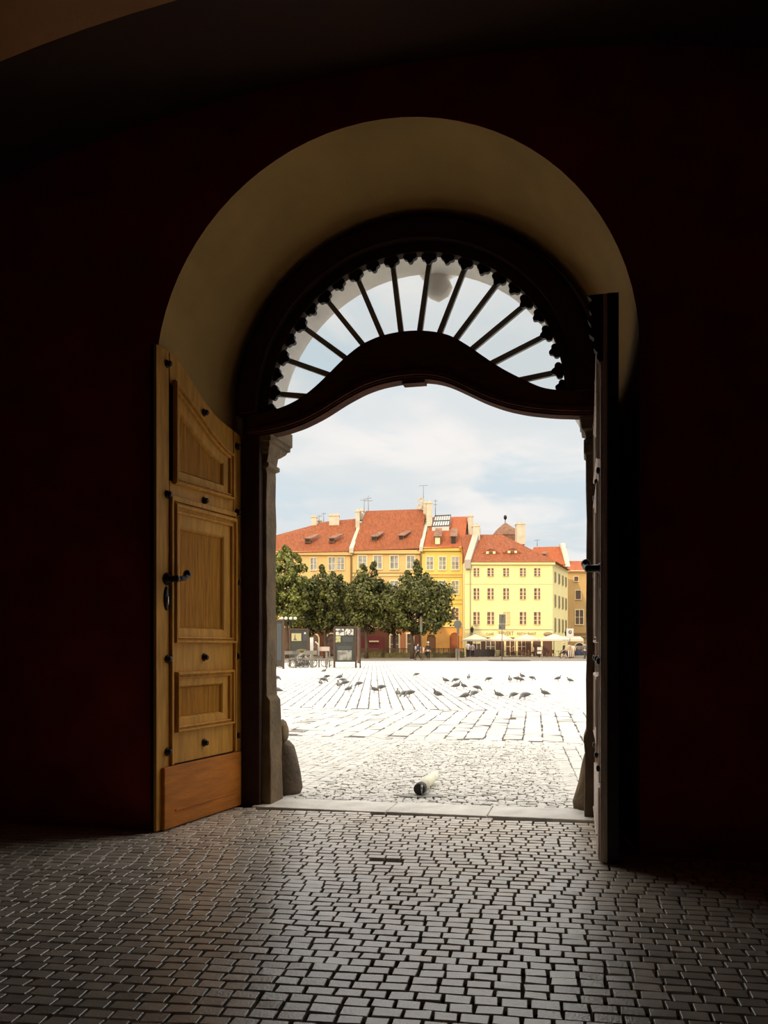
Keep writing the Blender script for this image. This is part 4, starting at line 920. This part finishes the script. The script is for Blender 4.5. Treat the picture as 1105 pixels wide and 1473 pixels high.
p = atg(722.2, 90); t = thing('traffic_sign', p, 'tall rectangular grey sign on a pole in front of the cafe house', 'road sign', 'road signs along the square')
MB().tube([(p[0],p[1],p[2]),(p[0],p[1],at(0,884,90)[2])], .04, 8).build('pole', m_pole, t)
MB().bb(p[0]-.30, p[0]+.36, p[1]-.09, p[1]-.05, at(0,897.4,90)[2], at(0,883.7,90)[2]).build('upper_plate', m_signb, t, bevel=.02)
MB().bb(p[0]-.34, p[0]+.34, p[1]-.09, p[1]-.05, at(0,905.3,90)[2], at(0,897.8,90)[2]).build('lower_plate', m_signb, t, bevel=.02)
m = MB(); zz = at(0,886.5,90)[2]; m.add([(p[0]-.02,p[1]-.10,zz-.08),(p[0]+.16,p[1]-.10,zz-.08),(p[0]+.07,p[1]-.10,zz+.12)], [(0,1,2)])
for q in (889,891,893): m.bb(p[0]-.08, p[0]+.12, p[1]-.10, p[1]-.092, at(0,q,90)[2]-.03, at(0,q,90)[2]+.01)
m.bb(p[0]-.25, p[0]-.08, p[1]-.10, p[1]-.092, at(0,902.5,90)[2]-.05, at(0,902.5,90)[2]+.05); m.build('printed_marks', m_blk, t)
p = atg(820, 100); t = thing('traffic_sign', p, 'square white sign with a black ring symbol above the pair of people', 'road sign', 'road signs along the square')
MB().tube([(p[0],p[1],p[2]),(p[0],p[1],at(0,899,100)[2])], .04, 8).build('pole', m_pole, t)
MB().bb(p[0]-.42, p[0]+.40, p[1]-.09, p[1]-.05, at(0,917.8,100)[2], at(0,904.2,100)[2]).build('square_plate', m_white, t, bevel=.03)
z = at(0,909.3,100)[2]; m = MB()
a = [(.20*math.cos(2*pi*i/24), .20*math.sin(2*pi*i/24)) for i in range(25)]; b_ = [(.13*math.cos(2*pi*i/24), .13*math.sin(2*pi*i/24)) for i in range(25)]
m.strip([(p[0]+x,p[1]-.10,z+y) for x,y in a], [(p[0]+x,p[1]-.10,z+y) for x,y in b_]); m.bb(p[0]-.07,p[0]-.02,p[1]-.105,p[1]-.095,z-.11,z+.11); m.bb(p[0]-.02,p[0]+.08,p[1]-.105,p[1]-.095,z-.06,z-.01).bb(p[0]+.03,p[0]+.08,p[1]-.105,p[1]-.095,z-.11,z-.01)
m.build('ring_symbol', m_blk, t)
p = atg(776, 108); t = thing('menu_sign', p, 'two white rounded menu signs stacked on a stand between the third and fourth parasols', 'sign')
MB().tube([(p[0],p[1],p[2]),(p[0],p[1],2.2)], .04, 8).build('stand', m_met, t)
for (a, c) in ((931,935.5),(937,940.5)): MB().bb(p[0]-.27, p[0]+.27, p[1]-.08, p[1]-.03, at(0,c,108)[2], at(0,a,108)[2]).build('sign_plate', m_white, t, bevel=.06)
p = atg(606, 98); t = thing('banner_post', p, 'tall grey post with a narrow banner in front of the broad tree', 'post')
MB().tube([(p[0],p[1],p[2]),(p[0],p[1],at(0,886,98)[2])], .04, 8).build('pole', m_pole, t); MB().bb(p[0]-.15, p[0]+.12, p[1]-.09, p[1]-.04, at(0,909,98)[2], at(0,887,98)[2]).build('banner', mat('grey_banner', (.16,.16,.13), .8), t)
# car
p = atg(838, 106); t = thing('car', p, 'dark blue car parked in front of the arched entrance at the right', 'car')
prof = [(-2.1,.35),(-2.15,.75),(-2.0,.92),(-1.2,1.0),(-.75,1.42),(.7,1.46),(1.35,1.0),(2.05,.88),(2.15,.6),(2.1,.35)]
m_car = mat('dark_blue_paint', (.02,.03,.06), .25, coat=.6)
MB().prism(prof, lambda x, z: (p[0]+x, p[1]-.82, p[2]+z-.05), lambda x, z: (p[0]+x, p[1]+.82, p[2]+z-.05)).build('bodywork', m_car, t, bevel=.06)
MB().prism([(-1.1,1.02),(-.72,1.36),(.62,1.39),(1.15,1.02)], lambda x, z: (p[0]+x, p[1]-.835, p[2]+z-.05), lambda x, z: (p[0]+x, p[1]-.81, p[2]+z-.05)).build('side_window', m_glassd, t)
for sx in (-1.35, 1.35):
    for sy in (-.74, .74): MB().lathe([(.02,-.1),(.26,-.1),(.32,-.07),(.32,.07),(.26,.1),(.02,.1)], (0,0,0), 18).map(lambda q: (p[0]+sx+q[0], p[1]+sy+q[2], p[2]+.31+q[1])).build('wheel', m_met, t)
# ------------------------------------------------------------ info boards, lamp, bicycles, barrier
m_brd = mat('dark_grey_board', (.028,.028,.022), .6, .2, 2); m_brn = mat('brown_board_frame', (.06,.035,.022), .7)
def board(px0, px1, py0, py1, Y, label, posters, frame=m_brd, rot=0, legs=True):
    xa, xb = at(px0,0,Y)[0], at(px1,0,Y)[0]; z1 = at(0,py0,Y)[2]; z0 = at(0,py1,Y)[2]; g = G(Y)
    t = thing('info_board', ((xa+xb)/2, Y, g), label, 'information board', 'information boards at the left of the square')
    MB().bb(xa, xb, Y, Y+.14, max(z0, g+.02), z1).build('panel', frame, t, bevel=.01)
    fw = .07
    MB().bb(xa-.02, xb+.02, Y-.05, Y+.19, z1-.02, z1+.10).build('top_rail', m_brn, t)
    for x in (xa, xb): MB().bb(x-fw, x+fw, Y-.04, Y+.18, g, z1).build('post', m_brn, t)
    for (a, c, e_, f2, mt) in posters:
        MB().bb(at(a,0,Y)[0], at(c,0,Y)[0], Y-.025, Y-.002, at(0,f2,Y)[2], at(0,e_,Y)[2]).build('poster', mt, t)
    return t
def poster(name, c1, c2, sc_, thr=.5):
    m = mat(name, c1, .7); nt = m.node_tree; n = nt.nodes.new('ShaderNodeTexNoise'); n.inputs['Scale'].default_value = sc_; n.inputs['Detail'].default_value = 3
    r = nt.nodes.new('ShaderNodeValToRGB'); r.color_ramp.elements[0].position = thr-.04; r.color_ramp.elements[1].position = thr+.04
    r.color_ramp.elements[0].color = (*c1, 1); r.color_ramp.elements[1].color = (*c2, 1)
    tc = nt.nodes.new('ShaderNodeTexCoord'); nt.links.new(tc.outputs['Object'], n.inputs['Vector']); nt.links.new(n.outputs['Fac'], r.inputs[0]); nt.links.new(r.outputs[0], nt.nodes['Principled BSDF'].inputs['Base Color']); return m
pw = poster('black_and_white_poster', (.05,.05,.05), (.5,.5,.46), 6, .47); pg = poster('yellow_green_leaflet', (.42,.40,.2), (.2,.22,.1), 9); pgr = poster('grey_landscape_poster', (.13,.13,.12), (.26,.26,.24), 2.5)
pbk = mat('slate_poster', (.038,.045,.05), .5); pmap = mat('cream_poster', (.40,.36,.19), .7)
Yb = 67.
board(481, 512, 903, 952, Yb, 'tall dark notice board with posters, right of the bicycles', [(483,495,904.5,914,pw),(496,508.5,904.5,913.5,pw),(483,490,915,924,pg),(493,508,916,923.5,pbk),(486,506,929,934.5,pbk),(485.5,506,935.5,949.5,pgr)])
board(396, 407.5, 893, 959, 64., 'dark blank board at the left edge, beside the stone jamb', [(398,405.5,897,950,pbk)])
tt = board(417, 443, 906, 946, 71., 'dark board with a cream poster behind the bicycles', [(419.5,433.5,911,922,pmap),(436,443,911,922,pbk)])
x, z = at(439,0,71.)[0], at(0,911,71.)[2]; MB().lathe([(.085,0),(.085,.02)], (0,0,0), 14).map(lambda q: (x+q[0], 71.-.03-q[2], z+q[1])).build('round_sticker', m_white, tt)
xx = at(424.5,0,71.)[0]; zz = at(0,920,71.)[2]; zt = at(0,912.5,71.)[2]
MB().add([(xx-.14,70.965,zz-.05),(xx+.16,70.965,zz-.05),(xx+.04,70.965,zz+.12),(xx+.02,70.965,zt),(xx-.02,70.965,zt),(xx-.05,70.965,zz+.12)], [(0,1,2,3,4,5)]).build('tower_silhouette', mat('brown_print', (.14,.10,.05), .8), tt)
# side board perpendicular, right of the notice board
x = at(517.3,0,Yb)[0]; t = thing('info_board', (x, Yb-.2, 0), 'narrow reddish brown side panel standing beside the tall notice board', 'information board', 'information boards at the left of the square')
MB().bb(x-.16, x+.02, Yb-.5, Yb+.6, .35, at(0,903,Yb)[2]).build('panel', mat('red_brown_panel', (.14,.075,.05), .7, .3, 3), t)
MB().bb(x+.02, x+.12, Yb-.75, Yb-.62, 0, at(0,903,Yb)[2]+.05).build('post', m_blk, t)
# lamp with four globes
p = (at(417,0,75)[0], 75, G(75)); t = thing('street_lamp', p, 'black street lamp with four white globes above the left boards', 'street lamp')
z = at(0,889.5,75)[2]; MB().tube([(p[0],75,p[2]),(p[0],75,z-.25)], [.07,.045], 8).build('pole', m_met, t)
MB().tube([(at(404.5,0,75)[0],75,z-.2),(at(426,0,75)[0],75,z-.2)], .03, 6).tube([(p[0],75,z-.6),(at(407,0,75)[0],75,z-.22)], .02, 6).tube([(p[0],75,z-.6),(at(424,0,75)[0],75,z-.22)], .02, 6).build('crossbar', m_met, t)
for a in (405.5,411.5,418.3,424.8): MB().ball((at(a,0,75)[0],75,z), .155, 10, sz=.85).build('globe', mat('opal_glass', (.55,.54,.44), .3), t)
# bicycles
m_tyre = mat('tyre_rubber', (.03,.03,.03), .8); m_rim = mat('bright_rim', (.35,.33,.30), .3, metal=.6); m_fr = mat('grey_bike_frame', (.10,.095,.085), .4)
def torus(c, R, r, n=20, k=6):
    m = MB(); pts = [(c[0]+R*math.cos(2*pi*i/n), c[1], c[2]+R*math.sin(2*pi*i/n)) for i in range(n+1)]; return m.tube(pts, r, k, cap=False)
def bicycle():
    t = thing('bicycle', (0,0,0))
    for x in (-.52, .52):
        w_ = torus((x,0,.34), .33, .02).build('wheel', m_tyre, t); m = torus((x,0,.34), .305, .010)
        for i in range(8): a = pi*i/8; m.tube([(x-.3*math.cos(a),0,.34-.3*math.sin(a)),(x+.3*math.cos(a),0,.34+.3*math.sin(a))], .003, 3)
        m.build('rim', m_rim, w_)
    m = MB(); fr_ = [((-.52,0,.34),(-.18,0,.33)),((-.18,0,.33),(-.28,0,.80)),((-.18,0,.33),(.36,0,.72)),((-.25,0,.74),(.34,0,.80)),((-.52,0,.34),(-.26,0,.76)),((.36,0,.86),(.52,0,.34)),((-.28,0,.80),(-.31,0,.95))]
    for a, c in fr_: m.tube([a, c], .018, 6)
    m.build('frame', m_fr, t); MB().tube([(.34,-.28,1.02),(.36,-.1,1.04),(.36,.1,1.04),(.34,.28,1.02)], .014, 6).tube([(.36,0,.86),(.36,0,1.04)], .014, 6).build('handlebar', m_met, t)
    MB().ball((-.31,0,.97), .11, 8, sx=1.2, sy=.7, sz=.35).build('saddle', m_blk, t); return t
bk = bicycle(); Yk = 67.5
bl = [(411,67.2,.2,'leftmost bicycle, beside the dark blank board'),(431,66.9,.1,'grey bicycle in the rack with the left of two bright wheels'),(442,67.3,-.1,'grey bicycle in the rack with the right of two bright wheels'),(459,70.3,.3,'bicycle under the red and white barrier board'),(473,72.0,1.0,'bicycle turned away, beside the tall notice board')]
for i, (px, Y, rz_, lb) in enumerate(bl):
    o = bk if i == 0 else copy_tree(bk); o.location = atg(px, Y); o.rotation_euler = (0, 0, rz_+.25); o.scale = (.9,.9,.9); tag(o, lb, 'bicycle', 'bicycles parked at the left')
t = thing('timber_rail', atg(430, 66.3), 'grey timber rail with planks in front of the parked bicycles', 'rail')
m_gt = mat('grey_timber', (.17,.155,.13), .8, .2, 4)
for a in (408,425.5,449.5,470): xx = at(a,0,66.3)[0]; MB().bb(xx-.06, xx+.06, 66.25, 66.37, 0, 1.2).build('post', m_gt, t)
for (a, c, y0, y1) in ((407,431,936.5,941.5),(437,456,936,941.5),(407,478,947.3,949),(407,425,951.5,953)): MB().bb(at(a,0,66.2)[0], at(c,0,66.2)[0], 66.18, 66.25, at(0,y1,66.2)[2], at(0,y0,66.2)[2]).build('plank', m_gt, t)
t = thing('planter_box', atg(432, 68.4), 'planter box with patterned grey side behind the timber rail', 'planter')
MB().bb(at(425,0,68.4)[0], at(444,0,68.4)[0], 68.3, 68.9, .05, 1.2).build('box', poster('patterned_planter', (.06,.05,.045), (.3,.28,.25), 5), t)
MB().ball((at(434,0,68.6)[0],68.6,1.25), .45, 8, sz=.35).build('plant', m_hedge, t)
p = atg(448.5, 68); MB().tube([(p[0],68,0),(p[0],68,at(0,917,68)[2])], .13, 10).map(lambda q: q).build('white_column', m_white, label='plain white column between the rack and the barrier board', cat='column')
t = thing('barrier', atg(466, 68.5), 'pale pink barrier board on grey posts left of the notice board', 'barrier')
MB().bb(at(457.5,0,68.5)[0], at(474,0,68.5)[0], 68.45, 68.52, at(0,936.5,68.5)[2], at(0,930.3,68.5)[2]).build('board', mat('pale_pink_board', (.50,.41,.36), .7), t)
for a in (459,469,474): xx = at(a,0,68.5)[0]; MB().bb(xx-.05, xx+.05, 68.5, 68.6, 0, 1.6).build('post', m_gt, t)
MB().tube([(at(453.5,0,68.5)[0],68.5,at(0,923,68.5)[2]),(at(458,0,68.5)[0],68.5,at(0,927,68.5)[2]),(at(458.5,0,68.5)[0],68.5,.9)], .06, 6).build('bent_arm', m_white, t)
# ------------------------------------------------------------ bollard lying before the threshold
m_tube = mat('cream_enamel', (.78,.74,.58), .5, .12, 8)
a = Vector(at(603, 1146, 9.50)); a.z = .075; b_ = Vector((a.x+.22, a.y+.95, .085))
t = thing('bollard', (a.x, a.y, 0), 'cream cylindrical bollard lying on the setts with black head towards the threshold', 'bollard')
d_ = (b_-a).normalized()
MB().tube([a+d_*.10, b_], [.058,.052], 20).build('post', m_tube, t); MB().tube([a, a+d_*.02, a+d_*.12], [.055,.065,.065], 20).build('head', m_blk, t)
MB().tube([a+d_*.02+Vector((.04,-.01,.0)), a+d_*.02+Vector((.04,-.01,.04))], .008, 6).tube([a-d_*.01+Vector((.03,0,-.055)), a-d_*.01+Vector((.03,0,.05))], .010, 6).build('bright_bar', m_brass, t)
MB().lathe([(.24,0),(.24,.008),(.16,.012),(.05,.013)], (a.x+.02,a.y+.02,.0), 28, sy=.45).build('ground_plate', m_metal, t)
# ------------------------------------------------------------ pigeons
m_pg = mat('slate_grey_feathers', (.16,.155,.15), .6, .35, 30); m_pd = mat('dark_wing_feathers', (.10,.095,.09), .6, .3, 40); m_pk = mat('pink_legs', (.35,.10,.07), .6)
def pigeon(peck):
    t = thing('pigeon', (0,0,0)); m = MB()
    if peck: path = [(-.17,0,.150),(-.12,0,.148),(-.05,0,.140),(.03,0,.130),(.08,0,.115),(.115,0,.085),(.135,0,.055),(.150,0,.038),(.158,0,.030)]
    else: path = [(-.17,0,.085),(-.12,0,.100),(-.05,0,.125),(.03,0,.145),(.08,0,.165),(.10,0,.205),(.108,0,.235),(.120,0,.245),(.135,0,.245)]
    m.tube(path, [.012,.032,.060,.066,.052,.030,.026,.024,.012], 10)
    m.tube([path[-1], (path[-1][0]+.022, 0, path[-1][2]-(.018 if peck else .003))], [.008,.002], 6)
    m.add([(-.15,-.025,path[0][2]+.005),(-.15,.025,path[0][2]+.005),(-.25,.035,path[0][2]-.012),(-.25,-.035,path[0][2]-.012),(-.15,-.025,path[0][2]-.01),(-.15,.025,path[0][2]-.01),(-.25,.035,path[0][2]-.02),(-.25,-.035,path[0][2]-.02)], [(0,1,2,3),(7,6,5,4),(0,4,5,1),(1,5,6,2),(2,6,7,3),(3,7,4,0)])
    m.build('body', m_pg, t)
    for sg in (-1, 1):
        MB().ball((0,0,0), .05, 8, sx=2.1, sy=.32, sz=.85).map(lambda q: (q[0]-.035, sg*.056+q[1], (.140 if peck else .128)+q[2]+q[0]*(0 if peck else .28))).build('wing', m_pd, t)
        MB().tube([(.0,sg*.022,.09),(.005,sg*.024,.012),(.03,sg*.026,.004)], [.007,.005,.005], 6).build('leg', m_pk, t)
    return t
pa, pb = pigeon(False), pigeon(True); used = set()
PG = [(466.5,968,1,0,'lone pigeon farthest back at the left, above the left cluster'),(470,977,0,1,'pale pigeon in the middle of the left trio'),(461,986,2,0,'dark pigeon lowest of the left trio, facing away'),(466,982,1,1,'pigeon overlapping the lowest of the left trio'),
(489,978,1,0,'small pigeon topmost in the central left flock, right of the left trio'),(495,983,3,1,'pecking pigeon just under the topmost one of the central left flock'),(487,990,2,0,'dark pigeon at the left end of the central left flock'),(496,987,0,1,'pecking pigeon in the middle of the central left flock'),(502,996,3,0,'dark pigeon lowest in the central left flock, pointing down right'),(516,988,5,1,'single pigeon right of the central left flock with head low'),
(538.6,997,0,0,'dark left pigeon of the pair between the left flock and the front trio'),(548,994,5,1,'right pigeon of the pair between the left flock and the front trio'),(572.5,1002,2,0,'left pigeon of the front trio near the middle'),(582,1003,0,1,'middle pigeon of the front trio'),(589,1003,5,1,'right pigeon of the front trio, tail outwards'),(599,973.5,0,1,'lone small pigeon far back below the walking people'),(629,1005,5,0,'lone slim pigeon in front, right of the front trio'),
(641,983,0,0,'dark pigeon at the left of the upper middle row'),(655.5,982,4,1,'pecking pigeon right beside the dark one in the upper middle row'),(674.4,978,2,0,'pigeon seen from behind, upright, middle of the far row'),(657,991.5,1,0,'left pigeon of the close pair behind the front right pair'),(667,991.5,5,0,'right pigeon of the close pair behind the front right pair'),(687,994,3,1,'small pecking pigeon with head tucked down in the centre right'),(703,980.5,4,1,'flat pecking pigeon alone in the far row'),
(733.5,981.5,2,0,'tiny dark pigeon left of the far cluster of four'),(744,980.5,1,1,'pecking pigeon at the left of the far cluster'),(749,981.5,0,0,'darker pigeon at the bottom of the far cluster'),(751,976.5,5,0,'pigeon at the top of the far cluster'),(766,979,3,1,'pigeon with tail raised right of the far cluster'),(803,980,3,0,'pigeon second from the right in the far row'),(820,982.5,4,0,'rightmost pigeon of all, small and dark'),
(670,1007,1,0,'dark left pigeon of the front right pair, below the far row'),(681.5,1003,5,1,'right pigeon of the front right pair, tail to the right'),(717,1005,0,0,'upright pigeon with raised tail between the two front pairs'),(738.5,1005,0,1,'dark left pigeon of the front pair under the far cluster'),(755,1007,5,1,'right pigeon of the front pair under the far cluster'),(783.7,1002.5,4,0,'pigeon standing alone in front at the right, head to the left'),(399,998,4,0,'pigeon half hidden by the left jamb'),(398.5,979,1,1,'smallest pigeon barely showing beside the left jamb')]
hdg = [pi+.3, .2, pi/2, -.5, pi, pi+.6]
for i, (px, py, h_, peck, lb) in enumerate(PG):
    src = pb if peck else pa; Y = F*H/(py-930.); x = at(px, py, Y)[0]
    o = src if src not in used else copy_tree(src); used.add(src)
    o.location = (x, Y, .002); o.rotation_euler = (0, 0, hdg[h_]+rng.uniform(-.25,.25)); s_ = 1.12*rng.uniform(.9, 1.1); o.scale = (s_, s_, s_); tag(o, 'grey '+lb, 'pigeon', 'pigeons on the square')

# ------------------------------------------------------------ sky, sun, camera
w = bpy.data.worlds.new('sky'); sc.world = w; w.use_nodes = True; nt = w.node_tree; N = nt.nodes; L = nt.links; bg = N['Background']
tc = N.new('ShaderNodeTexCoord'); sep = N.new('ShaderNodeSeparateXYZ'); L.new(tc.outputs['Generated'], sep.inputs[0])
def math_(op, a, b=None):
    n = N.new('ShaderNodeMath'); n.operation = op
    for i, x in enumerate((a, b)):
        if x is None: continue
        if isinstance(x, (int, float)): n.inputs[i].default_value = x
        else: L.new(x, n.inputs[i])
    return n.outputs[0]
zc = math_('MAXIMUM', sep.outputs['Z'], 0.0); den = math_('ADD', zc, .16)
cx, cy = math_('DIVIDE', sep.outputs['X'], den), math_('DIVIDE', sep.outputs['Y'], den)
cmb = N.new('ShaderNodeCombineXYZ'); L.new(cx, cmb.inputs[0]); L.new(cy, cmb.inputs[1]); cmb.inputs[2].default_value = 3.7
def noise(scale, det, src=cmb.outputs[0], lo_=.4, hi_=.6, dist=.3):
    n = N.new('ShaderNodeTexNoise'); n.inputs['Scale'].default_value = scale; n.inputs['Detail'].default_value = det; n.inputs['Distortion'].default_value = dist; L.new(src, n.inputs['Vector'])
    r = N.new('ShaderNodeMapRange'); r.interpolation_type = 'SMOOTHSTEP'; r.inputs[1].default_value = lo_; r.inputs[2].default_value = hi_; L.new(n.outputs['Fac'], r.inputs[0]); return r.outputs[0]
def mix(f, a, b):
    n = N.new('ShaderNodeMix'); n.data_type = 'RGBA'; L.new(f, n.inputs[0])
    for k, x in ((6, a), (7, b)):
        if isinstance(x, tuple): n.inputs[k].default_value = (*x, 1)
        else: L.new(x, n.inputs[k])
    return n.outputs[2]
SKYB, SKYC, SKYG = hexc('d4e1e8'), hexc('f6f3f0'), hexc('e0e5e7')
clouds = mix(noise(2.3, 7, lo_=.36, hi_=.66), SKYG, SKYC)
skyc = mix(noise(2.0, 6, lo_=.34, hi_=.52, dist=.6), SKYB, clouds)
el = N.new('ShaderNodeMapRange'); el.inputs[1].default_value = .40; el.inputs[2].default_value = .6; L.new(sep.outputs['Z'], el.inputs[0])
L.new(mix(el.outputs[0], skyc, (1.,.93,.82)), bg.inputs['Color'])
st = N.new('ShaderNodeMapRange'); st.inputs[1].default_value = .40; st.inputs[2].default_value = .62; st.inputs[3].default_value = 1.0; st.inputs[4].default_value = 3.1; L.new(sep.outputs['Z'], st.inputs[0]); L.new(st.outputs[0], bg.inputs['Strength'])
sun = bpy.data.lights.new('sun', 'SUN'); sun.energy = 2.5; sun.color = (1.,.78,.48); sun.angle = math.radians(1.5)
so = bpy.data.objects.new('sun', sun); col.objects.link(so); sd = Vector((-.42,-.80,.34)); so.rotation_euler = sd.to_track_quat('Z', 'Y').to_euler(); so.location = (-20,-30,30)
# daylight portal in the gateway (guides sky sampling only, gives off no light itself)
pl = bpy.data.lights.new('gateway_portal', 'AREA'); pl.shape = 'RECTANGLE'; pl.size = 3.6; pl.size_y = 5.6; pl.cycles.is_portal = True
po = bpy.data.objects.new('gateway_portal', pl); col.objects.link(po); po.location = W((-.1,.60,2.8)); po.rotation_euler = (pi/2, 0, -TH); po.rotation_euler = Vector(W((0,1,0)))-Vector(W((0,0,0))) and (Vector((ST,CT,0))).to_track_quat('Z','Y').to_euler()
cam = bpy.data.cameras.new('camera'); co = bpy.data.objects.new('camera', cam); col.objects.link(co); sc.camera = co
co.location = (0, 0, H); co.rotation_euler = (pi/2, 0, 0); cam.sensor_fit = 'VERTICAL'; cam.sensor_height = 36; cam.lens = F/1473*36
cam.shift_y = 193.5/1473; cam.clip_end = 500; cam.clip_start = .05
vs = sc.view_settings; vs.view_transform = 'Standard'; vs.look = 'None'; vs.exposure = 0; vs.gamma = 1; vs.use_curve_mapping = False
sc.cycles.use_denoising = True; sc.cycles.max_bounces = 10; sc.cycles.diffuse_bounces = 6; sc.cycles.sample_clamp_indirect = 8; sc.cycles.transparent_max_bounces = 12
for o in bpy.data.objects:
    if '_o' in o: del o['_o']
